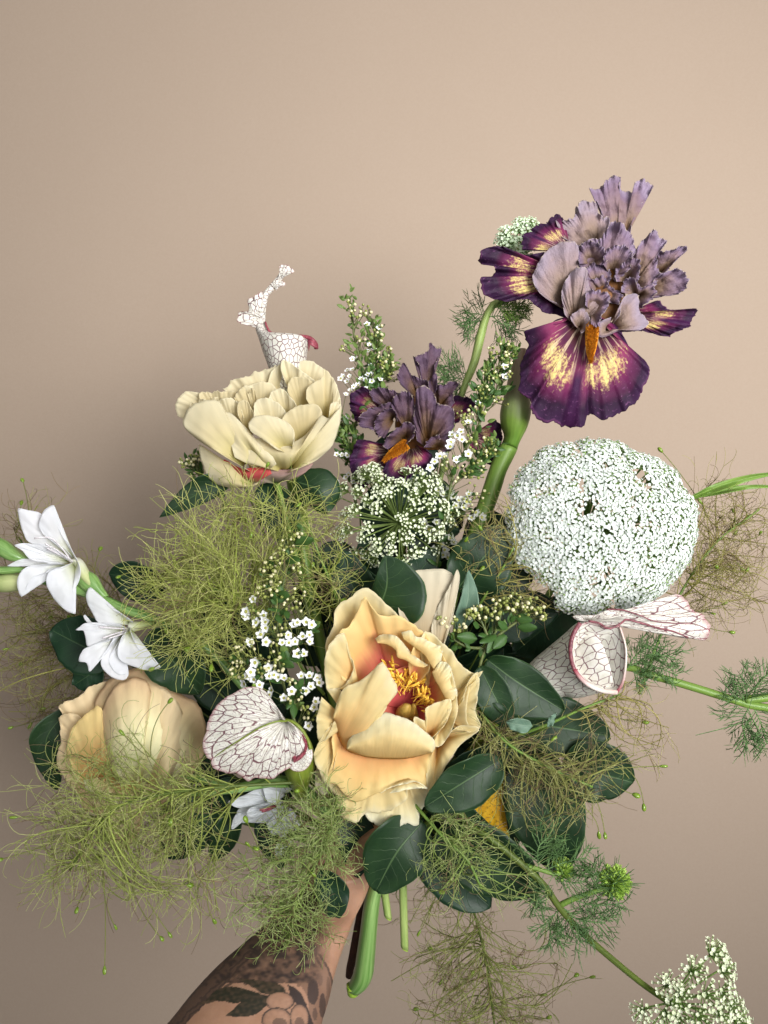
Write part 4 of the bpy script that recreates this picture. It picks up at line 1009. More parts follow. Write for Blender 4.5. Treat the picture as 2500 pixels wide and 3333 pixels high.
f2 = gfl([((1030, 1265, -0.8), [(860, 1250), (765, 1252), (700, 1150), (664, 1060), (680, 985), (706, 978), (740, 1050), (840, 1108), (940, 1178), (1020, 1235)], dict(hr=0.2, bulge=0.5, seed=1)),
          ((720, 1262, -0.4), [(690, 1262), (655, 1225), (645, 1195), (660, 1190), (690, 1245)], dict(hr=-0.2, bulge=0.1, seed=8)),
          ((1000, 1300, -0.8), [(840, 1390), (680, 1432), (662, 1370), (640, 1310), (583, 1305), (610, 1285), (655, 1252), (800, 1250), (930, 1265)], dict(hr=0.6, bulge=0.5, seed=2, pleat=0.05)),
          ((960, 1320, -0.6), [(860, 1400), (760, 1540), (692, 1626), (670, 1560), (608, 1545), (640, 1460), (700, 1430), (820, 1388), (930, 1330)], dict(hr=0.9, bulge=0.5, seed=3)),
          ((950, 1340, -0.5), [(900, 1420), (850, 1500), (842, 1560), (880, 1625), (940, 1655), (993, 1643), (960, 1690), (870, 1672), (805, 1620), (778, 1550), (830, 1450), (880, 1360)], dict(hr=0.8, bulge=0.4, seed=4)),
          ((1000, 1280, -0.2), [(940, 1360), (908, 1450), (920, 1530), (980, 1570), (1060, 1596), (1160, 1618), (1242, 1592), (1180, 1575), (1100, 1510), (1040, 1400), (1005, 1310)], dict(hr=1.2, bulge=0.6, seed=5))],
         [(m_neck, [(1010, 1330, 1000, 1240, 0.6, -0.8), (1060, 1310, 1050, 1240, 0.5, -0.6), (1130, 1285, 1120, 1240, 0.4, -0.6), (1200, 1270, 1195, 1235, 0.3, -0.7)])])
for head, px in ((f1, [((570, 780, -0.4), (440, 690, 0.5), (350, 640, 1.0)), ((560, 785, -0.4), (450, 720, 0.6), (360, 672, 1.1)), ((560, 780, -0.4), (400, 600, 0.7), (262, 598, 1.2))]),
                 (f2, [((1010, 1300, -0.3), (900, 1330, 0.8), (790, 1368, 1.4)), ((1010, 1300, -0.3), (880, 1290, 0.8), (760, 1282, 1.4)), ((1010, 1310, -0.3), (930, 1340, 0.8), (840, 1370, 1.5))])):
    for q in px:
        tube(head, 'stamen', m_filament_pale, pts(ZI, q, d), 0.0005, 0.0007, sides=6, m=12)
loft(t, 'stem', m_stem_bright, ZI, d, [(-90, 540, -60, 650, 0.5, -1), (0, 590, 10, 690, 0.5, -1), (150, 690, 130, 770, 0.5, -1), (380, 830, 340, 920, 0.5, -1.0), (620, 960, 580, 1030, 0.45, -1.0), (800, 1030, 780, 1090, 0.4, -1.0), (1000, 1120, 980, 1190, 0.4, -1.0), (1200, 1190, 1190, 1260, 0.4, -1.2), (1700, 1500, 1680, 1570, 0.4, -2), (2880, 3000, 2850, 3060, 0.4, -2)], n=18, m=60)
loft(t, 'bud', m_stem_bright, ZI, d, [(-80, 580, -90, 700, 0.4, -0.4), (40, 610, 0, 740, 0.6, -0.4), (150, 700, 90, 775, 0.5, -0.4), (205, 750, 180, 775, 0.2, -0.4)], n=16, m=20)
loft(t, 'bud', m_stem_bright, ZI, d, [(-80, 815, -80, 880, 0.4, -0.3), (60, 812, 60, 874, 0.5, -0.3), (160, 815, 160, 865, 0.4, -0.3), (200, 835, 200, 850, 0.2, -0.3)], n=16, m=20)
loft(t, 'bud', m_neck, ZI, d, [(-80, 890, -80, 1010, 0.8, -0.6), (60, 870, 60, 1014, 0.9, -0.6), (180, 880, 190, 990, 0.7, -0.6), (300, 905, 310, 960, 0.4, -0.7), (360, 920, 365, 940, 0.2, -0.8)][::-1], n=18, m=24)
loft(t, 'bract', m_stem_bright, ZI, d, [(280, 880, 290, 900, 0.1, -0.5), (330, 870, 330, 950, 0.3, -0.5), (480, 880, 440, 980, 0.4, -0.7), (600, 950, 570, 1020, 0.3, -0.9)], n=14, m=20)

d = 0.60
t = thing('gladiolus', 'drooping white gladiolus bloom and green bracts under the round veined pitcher hood', 'gladiolus', at(ZJ, 1000, 1350, d, -2), 'white gladioli')
loft(t, 'stem', m_stem_bright, ZJ, d, [(-200, 1290, -200, 1330, 0.3, 0.6), (60, 1265, 60, 1335, 0.4, 0.7), (300, 1240, 320, 1318, 0.5, 0.8), (560, 1200, 600, 1285, 0.55, 0.8), (760, 1160, 790, 1250, 0.5, 0.6), (1010, 1140, 1020, 1240, 0.5, 0.2), (1300, 1300, 1260, 1400, 0.45, -1), (1860, 2000, 1800, 2060, 0.4, -3)], n=18, m=50)
loft(t, 'bract', m_stem_bright, ZJ, d, [(-40, 1130, -40, 1142, 0.1, 0.9), (120, 1120, 120, 1190, 0.25, 1.0), (300, 1165, 290, 1240, 0.3, 1.0), (440, 1215, 430, 1265, 0.2, 0.9)], n=14, m=20)
loft(t, 'bract', m_stem_bright, ZJ, d, [(700, 1215, 700, 1225, 0.15, 1.2), (820, 1165, 830, 1240, 0.4, 1.2), (960, 1150, 970, 1248, 0.5, 0.9), (1040, 1170, 1040, 1240, 0.4, 0.4)], n=14, m=20)
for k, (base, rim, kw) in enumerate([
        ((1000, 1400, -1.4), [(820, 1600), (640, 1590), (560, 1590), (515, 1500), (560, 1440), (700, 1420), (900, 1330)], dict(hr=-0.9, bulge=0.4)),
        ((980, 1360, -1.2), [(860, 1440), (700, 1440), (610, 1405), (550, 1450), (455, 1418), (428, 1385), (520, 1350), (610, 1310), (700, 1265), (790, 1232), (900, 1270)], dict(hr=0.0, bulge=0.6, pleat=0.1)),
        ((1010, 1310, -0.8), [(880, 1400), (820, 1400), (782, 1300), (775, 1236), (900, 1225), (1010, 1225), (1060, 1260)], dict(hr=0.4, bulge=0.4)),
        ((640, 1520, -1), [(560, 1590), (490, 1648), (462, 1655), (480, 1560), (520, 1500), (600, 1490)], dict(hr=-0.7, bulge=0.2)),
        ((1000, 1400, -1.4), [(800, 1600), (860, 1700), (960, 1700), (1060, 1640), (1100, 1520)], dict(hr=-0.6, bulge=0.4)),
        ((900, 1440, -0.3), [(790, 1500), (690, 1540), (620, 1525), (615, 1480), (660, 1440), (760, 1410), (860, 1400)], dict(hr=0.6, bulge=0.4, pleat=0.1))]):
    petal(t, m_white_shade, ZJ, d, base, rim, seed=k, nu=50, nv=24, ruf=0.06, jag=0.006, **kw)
tube(t, 'stamen', m_lip_red, pts(ZJ, [(900, 1420, 0.8), (820, 1450, 1.3), (740, 1468, 1.5)], d), 0.0007, 0.0009, sides=6, m=12)
tube(t, 'stamen', m_lip_red, pts(ZJ, [(900, 1430, 0.8), (830, 1465, 1.3), (760, 1484, 1.5)], d), 0.0006, 0.0008, sides=6, m=12)

# ------------------------------------------------------------------ umbels
def floret_geo(r, rg, open_=1.0, npet=5):
    """tiny five-petalled floret at the origin facing +z"""
    V, T, mi = [], [], []
    for k in range(npet):
        a = 2 * math.pi * k / npet + rg.uniform(-0.15, 0.15)
        ln = r * rg.uniform(0.8, 1.15)
        c, s = math.cos(a), math.sin(a)
        w = 0.60 * r
        i = len(V)
        zt = (0.10 * r) / open_
        V += [(-0.06 * r * c, -0.06 * r * s, 0.03 * r), (0.62 * ln * c - w * s * 0.8, 0.62 * ln * s + w * c * 0.8, zt * 2.4),
              (ln * c, ln * s, zt * 3.0), (0.62 * ln * c + w * s * 0.8, 0.62 * ln * s - w * c * 0.8, zt * 2.4), (0.6 * ln * c, 0.6 * ln * s, zt * 0.8)]
        T += [(i, i + 4, i + 1), (i + 1, i + 4, i + 2), (i + 2, i + 4, i + 3), (i + 3, i + 4, i)]
    return np.array(V), np.array(T)


def umbellet_mesh(name, seed, n, rad, fr, mats, height=0.010, dome=0.5, bud=0.0, open_=1.0, pr=0.00034):
    """florets on pedicels; origin where the ray ends, +z outwards; mats = (floret, pedicel)"""
    rg = np.random.default_rng(seed)
    V, F3, m3, off = [], [], [], 0
    heads = []
    for k in range(n):
        q = math.sqrt((k + 0.5) / n) * rad * rg.uniform(0.92, 1.08)
        a = k * 2.39996 + rg.uniform(-0.2, 0.2)
        z = height * (1 - dome * (q / rad) ** 2) + rg.normal(0, 0.0006)
        p = np.array([q * math.cos(a), q * math.sin(a), z])
        heads.append(p)
        tilt = Vector((p[0] * 0.8 / rad, p[1] * 0.8 / rad, 1.0)) + Vector(rg.normal(0, 0.16, 3))
        R = np.array(tilt.to_track_quat('Z', 'Y').to_matrix())
        if rg.random() < bud:
            g, tr = floret_geo(fr * 0.55, rg, 0.25, 4)
        else:
            g, tr = floret_geo(fr * rg.uniform(0.85, 1.12), rg, open_)
        V.append(g @ R.T + p)
        F3.append(tr + off); m3.append(np.zeros(len(tr), int)); off += len(g)
    heads = np.array(heads)
    s = np.linspace(0, 1, 4)[None, :, None]
    base = heads * np.array([0.04, 0.04, 0])[None]
    P = base[:, None] * (1 - s) + heads[:, None] * s
    P[..., 2] += 0.0  # straight pedicels
    tv, tq = threads_geo(P, np.full((1, 4), pr), 3, seed)
    V.append(tv)
    me = make_mesh(name, np.concatenate(V), [np.concatenate(F3), tq + off], list(mats),
                   mi=np.concatenate([np.concatenate(m3), np.ones(len(tq), int)]), smooth=False)
    return me


def place_umbellets(parent, meshes, places, hub, rg, ray_mat, ray_r=0.0005, scale=(0.9, 1.1), droop=0.25, name='umbellet'):
    """places: list of (point, normal). Rays run from the hub to every umbellet"""
    rays = []
    for k, (p, nrm) in enumerate(places):
        nv = Vector(nrm).normalized()
        M = Matrix.Translation(Vector(p)) @ nv.to_track_quat('Z', 'Y').to_matrix().to_4x4() @ Matrix.Rotation(rg.uniform(0, 6.28), 4, 'Z') @ Matrix.Scale(rg.uniform(*scale), 4)
        inst(name, meshes[k % len(meshes)], parent, M)
        h = np.array(hub); p = np.array(p); out = p - h
        mid = h + out * 0.5 + np.array(nv) * (-np.linalg.norm(out) * droop * 0.3)
        s = np.linspace(0, 1, 8)[:, None]
        rays.append((1 - s) ** 2 * h + 2 * s * (1 - s) * mid + s * s * p)
    threads(parent, 'ray', ray_mat, np.array(rays), np.linspace(ray_r * 1.2, ray_r, 8)[None], sides=5, kind='stuff')


rg = np.random.default_rng(5)
d = 0.615
uc = at(ZD, 838, 695, d, -1.5)
t = thing('lace_umbel', 'huge domed white lace umbel on the right, packed with tiny florets', 'umbel', uc, 'lace flower umbels')
big = [umbellet_mesh('umbellet', 100 + k, 46, 0.0090, 0.00140, (m_floret, m_pedicel), height=0.010, dome=0.22, pr=0.00055) for k in range(6)]
axis = Vector((0.10, -0.96, 0.10)).normalized()
Rm = axis.to_track_quat('Z', 'Y').to_matrix()
pl = []
n_ = 150
Rr = 0.0655
for k in range(n_):
    zz = 1 - (k + 0.5) / n_ * 0.90
    a = k * 2.39996 + rg.normal(0, 0.06)
    rr = math.sqrt(1 - zz * zz)
    v = Vector((rr * math.cos(a), rr * math.sin(a), zz))
    stretch = 1.0
    p = Rm @ Vector((v.x * Rr * 1.07, v.y * Rr * 0.98, (v.z) * Rr * 0.48))
    p = p * (1 + 0.035 * math.sin(3 * a + 1.0) * rr + rg.normal(0, 0.012))
    if rg.random() < 0.035:
        continue
    x_, z_ = p.x, p.z
    if x_ < -0.030 and z_ < -0.028:                 # the lower left of the dome is eaten away
        if x_ + z_ < -0.080:
            continue
    if k in (37, 66, 91):                           # a few gaps where the green shows
        continue
    nrm = Rm @ Vector((v.x * 0.8, v.y * 0.8, v.z * 1.3 + 0.25))
    pl.append((Vector(uc) + p * 0.93 - Rm @ Vector((0, 0, 0.006)), nrm))
hub = Vector(uc) - axis * 0.035
place_umbellets(t, big, pl, hub, rg, m_pedicel, 0.0006, (0.95, 1.12))
tube(t, 'stem', m_stem, [np.array(hub), np.array(hub) + np.array([-0.02, 0.03, -0.05]), GRIP + np.array([0.01, 0, 0.02]), GRIP + np.array([0.005, 0, -0.02])], 0.0028, 0.0032)

d = 0.63
uc = at(ZC, 580, 1760, d, 0)
t = thing('lace_umbel', 'loose greenish white umbel below the dusky iris, its rays showing', 'umbel', uc, 'lace flower umbels')
mid_me = [umbellet_mesh('umbellet', 200 + k, 16, 0.0060, 0.00150, (m_floret_green, m_pedicel_dark), height=0.008, dome=0.6, bud=0.35, open_=0.55) for k in range(5)]
pl = []
hub = at(ZC, 590, 1780, d, -3.2)
for k in range(64):
    zz = 1 - (k + 0.5) / 64 * 0.93
    a = k * 2.39996 + rg.normal(0, 0.15)
    rr = math.sqrt(1 - zz * zz)
    x_, y_ = 560 + rr * math.cos(a) * 420 * rg.uniform(0.9, 1.1), 1740 + rr * math.sin(a) * 345 * rg.uniform(0.9, 1.1)
    if rr < 0.30 and rg.random() < 0.35:
        continue
    p = at(ZC, x_, y_, d, -3.0 + 3.6 * zz + rg.normal(0, 0.25))
    pl.append((p, p - hub + np.array([0, -0.004, 0.002])))
for x_, y_ in ((390, 1380), (430, 1460), (350, 1420), (440, 1560), (720, 1400), (600, 1500), (760, 1470), (300, 1560), (520, 1560), (680, 1530)):
    p = at(ZC, x_, y_, d, rg.uniform(-0.5, 0.8))
    pl.append((p, p - hub + np.array([0, -0.01, 0.004])))
place_umbellets(t, mid_me, pl, hub, rg, m_pedicel_dark, 0.00055, (0.8, 1.15))
tube(t, 'stem', m_stem_dark, [hub, hub + np.array([0.005, 0.02, -0.05]), GRIP + np.array([0, 0.005, 0.02]), GRIP - np.array([0, 0, 0.03])], 0.0022, 0.0028)


def frond_threads(view, d, axis_pts, npairs, lmax, rg, leaf_l=0.010, spread=0.9, h=0.0, dense=1.0):
    """feathery leaf: pinnae along a spine, each forking into needles; returns (P, rad)"""
    A = spline(pts(view, axis_pts, d), 40)
    out, rad = [], []

    def add(p0, p1, r, bend=0.0):
        s = np.linspace(0, 1, 5)[:, None]
        m = (p0 + p1) / 2 + bend * np.linalg.norm(p1 - p0) * rg.normal(0, 1, 3)
        out.append((1 - s) ** 2 * p0 + 2 * s * (1 - s) * m + s * s * p1)
        rad.append(r * np.array([1, 1, 0.95, 0.8, 0.35]))
    for i in range(0, 36, 3):
        add(A[i], A[min(i + 3, 39)], 0.0006)
    for k in range(npairs):
        q = 0.08 + 0.92 * k / npairs
        i = int(q * 38)
        tn = A[i + 1] - A[i]; tn /= np.linalg.norm(tn)
        for sg in (-1, 1):
            if rg.random() > dense:
                continue
            sd = np.cross(tn, rg.normal(0, 0.5, 3) + np.array([0, 1.0, 0])) * sg
            sd /= np.linalg.norm(sd)
            dr = tn * (0.55 + 0.3 * q) + sd * spread
            dr /= np.linalg.norm(dr)
            L = lmax * (1.0 - 0.55 * q) * rg.uniform(0.7, 1.15)
            tip = A[i] + dr * L
            add(A[i], tip, 0.00036, 0.06)
            for j in range(int(2 + 3 * L / lmax)):
                f = rg.uniform(0.25, 0.95)
                b = A[i] + dr * L * f
                dd = dr + rg.normal(0, 0.65, 3); dd /= np.linalg.norm(dd)
                ll = leaf_l * rg.uniform(0.5, 1.2)
                add(b, b + dd * ll, 0.0003, 0.08)
                if rg.random() < 0.5:
                    b2 = b + dd * ll * 0.45
                    d2 = dd + rg.normal(0, 0.6, 3); d2 /= np.linalg.norm(d2)
                    add(b2, b2 + d2 * ll * 0.6, 0.0003, 0.06)
    return np.array(out), np.array(rad)


def frond(parent, mat, view, d, axis_pts, npairs, lmax, seed, name='feathery_leaf', **kw):
    rg_ = np.random.default_rng(seed)
    P, R_ = frond_threads(view, d, axis_pts, npairs, lmax, rg_, **kw)
    return threads(parent, name, mat, P, R_, sides=3, kind='stuff', seed=seed)


# umbel peeping out behind the tall iris, with its long green stalk
d = 0.685
uc = at(ZA, 360, 500, d)
t = thing('lace_umbel', 'small pale mint umbel peeping out behind the tall iris', 'umbel', uc, 'lace flower umbels')
mint = [umbellet_mesh('umbellet', 300 + k, 34, 0.0078, 0.0017, (m_floret_mint, m_pedicel), height=0.009, dome=0.5, bud=0.4, open_=0.5) for k in range(4)]
hub = at(ZA, 400, 640, d, -0.5)
pl = []
for x_, y_ in ((310, 460), (290, 500), (400, 400), (380, 440), (430, 450), (350, 520), (420, 520), (350, 570), (420, 580), (460, 400), (480, 520), (320, 540)):
    p = at(ZA, x_, y_, d, rg.uniform(-0.8, 0.8))
    pl.append((p, p - hub + np.array([0, -0.02, 0.0])))
place_umbellets(t, mint, pl, hub, rg, m_pedicel, 0.0005)
loft(t, 'stem', m_stem_pale, ZC, d, [(1500, 20, 1560, 30, 0.35, 0), (1370, 40, 1420, 90, 0.4, 0), (1285, 90, 1325, 130, 0.45, 0), (1225, 210, 1280, 235, 0.5, 0), (1180, 350, 1248, 370, 0.55, 0), (1140, 530, 1200, 560, 0.5, 0), (1070, 720, 1120, 740, 0.45, 0), (980, 1000, 1030, 1000, 0.45, 0), (700, 2400, 740, 2400, 0.4, 2), (430, 4300, 470, 4300, 0.4, 4)], n=18, m=60)
for a_, n_, l_, sd in (([(1270, 190), (1200, 170), (1120, 170)], 8, 0.022, 1), ([(1230, 220), (1150, 240), (1080, 280)], 8, 0.02, 2), ([(1290, 190, 0.4), (1380, 190, 0.6), (1480, 240, 0.6)], 9, 0.024, 3), ([(1310, 220), (1400, 260), (1500, 330)], 8, 0.018, 7),
                       ([(1120, 640), (1020, 600), (930, 560)], 10, 0.022, 4), ([(1110, 680), (1010, 660), (900, 650)], 10, 0.02, 5), ([(1080, 720), (1040, 760), (990, 780)], 8, 0.016, 6)):
    frond(t, m_needle, ZC, d, a_, n_, l_, sd)
frond(t, m_needle_light, ZC, d, [(1330, 120, 0.6), (1450, 110, 0.8), (1600, 110, 0.8)], 16, 0.013, 8, leaf_l=0.007)
frond(t, m_needle_light, ZC, d, [(1360, 150, 0.6), (1450, 150, 0.8), (1590, 150, 0.8)], 14, 0.011, 9, leaf_l=0.007)

# umbel hanging out to the lower right, its stalk with feathery bracts and a green bud
d = 0.60
uc = at(ZL, 1290, 1850, d, 0)
t = thing('lace_umbel', 'drooping white umbel at the lower right corner on a long bracted stalk', 'umbel', uc, 'lace flower umbels')
low = [umbellet_mesh('umbellet', 400 + k, 34, 0.0094, 0.0016, (m_floret_green, m_pedicel), height=0.011, dome=0.5, bud=0.45, open_=0.45) for k in range(5)]
hub = at(ZL, 1130, 1850, d, -1.0)
pl = []
for x_, y_, h_ in ((1240, 1680, 0.6), (1345, 1590, 0.2), (1400, 1670, 0.2), (1110, 1750, 0.3), (1170, 1800, 1.0), (1310, 1800, 1.2), (1400, 1790, 0.8), (1440, 1870, 0.8), (1380, 1900, 1.4), (1270, 1910, 1.4), (1170, 1920, 1.0), (985, 1880, 0.2), (1100, 1900, 0.8), (1470, 1940, 0.4), (1020, 1990, 0.3), (1200, 2000, 1.0), (1340, 2010, 1.0), (1450, 2020, 0.4)):
    p = at(ZL, x_, y_, d, h_)
    pl.append((p, p - hub + np.array([0.0, -0.03, 0.0])))
place_umbellets(t, low, pl, hub, rg, m_pedicel, 0.00065, (0.95, 1.15))
tube(t, 'stem', m_stem_dark, np.concatenate([[GRIP + np.array([0.004, -0.01, 0.0])], pts(ZL, [(-60, 800, 0.5), (60, 900, 1), (150, 955, 1.4), (330, 1100, 1.8), (450, 1215, 1.8), (530, 1330, 1.6), (650, 1465, 1.2), (850, 1640, 0.4), (1000, 1760, -0.4), (1130, 1850, -1.0)], d)]), 0.0026, 0.0022, m=70)
tube(t, 'bract_stalk', m_stem, pts(ZL, [(540, 1320, 1.5), (600, 1290, 1.7), (700, 1255, 1.9), (800, 1225, 2.0)], d), 0.0022, 0.0015)
tube(t, 'bract_stalk', m_stem, pts(ZL, [(340, 1105, 1.7), (430, 1130, 1.9), (520, 1155, 2.0), (560, 1130, 2.0)], d), 0.0018, 0.0012)
rgb = np.random.default_rng(3)
for cx, cy, n_, L_, nm in ((840, 1195, 300, 0.0125, 'green_bud'), (565, 1130, 90, 0.009, 'green_bud')):
    o = at(ZL, cx - 15, cy + 10, d, 1.6)
    dv = rgb.normal(0, 1, (n_, 3)) + np.array([0.5, -0.5, 0.3]); dv /= np.linalg.norm(dv, axis=1)[:, None]
    ll = L_ * rgb.uniform(0.75, 1.05, n_)
    s = np.linspace(0, 1, 4)[None, :, None]
    P = o + dv[:, None] * s * ll[:, None, None] + np.array([0, 0, 0.0015]) * s * s
    threads(t, nm, m_bud_ball, P, np.array([[0.0004, 0.0006, 0.0010, 0.0006]]), sides=5)
    k_ = n_ // 7
    P2 = o + dv[:k_, None] * s * (ll[:k_, None, None] * rgb.uniform(1.2, 1.8, k_)[:, None, None])
    threads(t, 'bract', m_needle, P2, np.array([[0.0004, 0.0004, 0.00035, 0.0002]]), sides=3)
for a_, n_, l_, sd in (([(540, 1330, 1.5), (480, 1420, 1.6), (500, 1540, 1.4)], 12, 0.02, 11), ([(560, 1340, 1.6), (640, 1400, 1.8), (800, 1420, 1.8)], 12, 0.022, 12), ([(600, 1290, 1.7), (720, 1320, 1.9), (900, 1310, 1.9)], 12, 0.018, 13),
                       ([(500, 1280, 1.7), (420, 1250, 1.9), (400, 1330, 1.9)], 10, 0.016, 14), ([(440, 1140, 1.9), (560, 1090, 2.0), (700, 1060, 2.0)], 12, 0.02, 15), ([(420, 1120, 1.8), (420, 1010, 2.0), (500, 930, 2.0)], 12, 0.022, 16),
                       ([(560, 1340, 1.6), (600, 1450, 1.7), (660, 1540, 1.6)], 10, 0.018, 17), ([(700, 1260, 1.9), (740, 1180, 2.0), (700, 1100, 2.0)], 10, 0.018, 18), ([(520, 1180, 2.0), (620, 1200, 2.1), (700, 1180, 2.1)], 10, 0.016, 19)):
    frond(t, m_needle, ZL, d, a_, n_, l_, sd)

# stalk running out of the frame on the right
d = 0.61
t = thing('lace_flower_stalk', 'bare green stalk running out of the right edge with feathery leaves', 'flower stalk', at(ZL, 900, 40, d, -1), None)
tube(t, 'stem', m_stem, np.concatenate([[GRIP + np.array([0.01, 0.0, 0.02])], pts(ZL, [(500, 250, -1.5), (880, 40, -0.5), (1000, 72, 0), (1200, 128, 0.2), (1450, 205, 0.4), (1560, 240, 0.4), (1700, 262, 0.4), (1900, 300, 0.2)], d)]), 0.0028, 0.0030, m=70)
tube(t, 'stem', m_stem, pts(ZL, [(1530, 215, 0.4), (1600, 205, 0.4), (1700, 195, 0.3), (1900, 190, 0.2)], d), 0.0035, 0.003, m=20)
for a_, n_, l_, sd in (([(900, 40, 0), (960, -40, 0.3), (1060, -90, 0.3)], 12, 0.022, 21), ([(920, 30, 0.1), (1040, -30, 0.4), (1180, -10, 0.4)], 12, 0.02, 22), ([(930, 60, 0.1), (980, 90, 0.3), (1010, 110, 0.3)], 8, 0.010, 23), ([(960, 60, 0.2), (1060, 40, 0.5), (1190, 90, 0.5)], 10, 0.016, 28),
                       ([(1550, 235, 0.5), (1540, 140, 0.7), (1500, 60, 0.7)], 10, 0.022, 24), ([(1560, 235, 0.5), (1610, 120, 0.7), (1680, 60, 0.7)], 12, 0.024, 25), ([(1560, 245, 0.5), (1520, 340, 0.7), (1560, 470, 0.7)], 14, 0.024, 26), ([(1580, 250, 0.5), (1620, 340, 0.8), (1660, 470, 0.8)], 12, 0.024, 27),
                       ([(1550, 240, 0.5), (1480, 200, 0.7), (1420, 110, 0.7)], 8, 0.014, 29)):
    frond(t, m_needle, ZL, d, a_, n_, l_, sd)
threads(t, 'feathery_leaf', m_needle, spline(pts(ZL, [(1570, 320, 0.6), (1420, 365, 0.6), (1268, 403, 0.5)], d), 8)[None], np.linspace(0.0006, 0.0003, 8)[None])
# ------------------------------------------------------------------ small white-flowered sprigs
def flower_mesh(seed, mat, r=0.0036, cup=0.25):
    rg_ = np.random.default_rng(seed)
    V, Fq, mi, off = [], [], [], 0
    for k in range(5):
        a = 2 * math.pi * k / 5 + rg_.uniform(-0.12, 0.12)
        R = r * rg_.uniform(0.9, 1.08)
        ca, sa = math.cos(a), math.sin(a)
        loc = []
        for i in range(4):
            q = i / 3
            wd = R * 0.43 * math.sin(math.pi * (0.12 + 0.80 * q ** 0.8)) ** 0.7
            for j in (-1, -0.5, 0, 0.5, 1):
                x = R * (0.25 + 0.75 * q) - R * 0.10 * j * j * q
                y = wd * j
                z = R * cup * q * q + R * 0.10 * j * j + rg_.normal(0, 0.02) * R
                loc.append((x * ca - y * sa, x * sa + y * ca, z))
        V += loc
        for i in range(3):
            for j in range(4):
                Fq.append((off + i * 5 + j, off + i * 5 + j + 1, off + (i + 1) * 5 + j + 1, off + (i + 1) * 5 + j)); mi.append(0)
        off += 20
    # eye: a shallow ring cup with a few stamens
    n = 10
    for rr, zz in ((0.34, 0.06), (0.30, 0.16), (0.12, 0.05)):
        V += [(r * rr * math.cos(2 * math.pi * k / n), r * rr * math.sin(2 * math.pi * k / n), r * zz) for k in range(n)]
    for q in range(2):
        for k in range(n):
            Fq.append((off + q * n + k, off + q * n + (k + 1) % n, off + (q + 1) * n + (k + 1) % n, off + (q + 1) * n + k)); mi.append(1)
    F3 = [tuple(off + 2 * n + k for k in range(n))]
    return make_mesh('flower', np.array(V), [np.array(Fq), np.array(F3)], [mat, m_small_eye], mi=mi + [1])


def ball_mesh(name, rx, rz, mats, n=8, m=6, tip=None, neck=0.0):
    """small ovoid along z from 0 to 2*rz"""
    V, mi = [], []
    for i in range(m + 1):
        a = math.pi * i / m
        k = 1 - neck * math.cos(a) * -1 * 0.5
        rr = rx * math.sin(a) * (1 - neck * (1 - i / m))
        for j in range(n):
            V.append((rr * math.cos(2 * math.pi * j / n), rr * math.sin(2 * math.pi * j / n), rz * (1 - math.cos(a))))
    Fq = []
    for i in range(m):
        for j in range(n):
            Fq.append((i * n + j, i * n + (j + 1) % n, (i + 1) * n + (j + 1) % n, (i + 1) * n + j))
            mi.append(1 if (tip is not None and i >= tip) else 0)
    return make_mesh(name, np.array(V), np.array(Fq), mats, mi=mi)


fl_white = [flower_mesh(k, m_small_flower, cup=c) for k, c in enumerate((0.15, 0.3, 0.5, 0.2))]
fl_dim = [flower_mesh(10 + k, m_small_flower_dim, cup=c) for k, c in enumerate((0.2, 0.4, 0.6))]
bud_me = [ball_mesh('flower_bud', 0.00115, 0.0013, [m_bud_green]), ball_mesh('flower_bud', 0.00125, 0.0014, [m_bud_green, m_bud_pale], tip=4), ball_mesh('flower_bud', 0.0010, 0.0012, [m_bud_green])]


def sprig_leaf_mesh(seed, mat):
    V, uv = [], []
    ns, nt = 7, 8
    rg_ = np.random.default_rng(seed)
    for i in range(nt):
        q = i / (nt - 1)
        w = 0.27 * math.sin(math.pi * (0.03 + 0.94 * q ** 0.75)) ** 0.75
        for j in range(ns):
            s = 2 * j / (ns - 1) - 1
            V.append((s * w, 0.10 * abs(s) * w + 0.0, q))
            V[-1] = (V[-1][0], V[-1][1] + 0.18 * q * q * (0.5 + rg_.random() * 0.1) + 0.06 * s * s, V[-1][2])
            uv.append((s * 0.5 + 0.5, q))
    Fq = [(i * ns + j, i * ns + j + 1, (i + 1) * ns + j + 1, (i + 1) * ns + j) for i in range(nt - 1) for j in range(ns - 1)]
    return make_mesh('leaf', np.array(V), np.array(Fq), mat, uv=np.array(uv))


sl_dark = [sprig_leaf_mesh(k, m_sprig_leaf) for k in range(3)]
sl_light = [sprig_leaf_mesh(k, m_sprig_leaf_light) for k in range(3)]


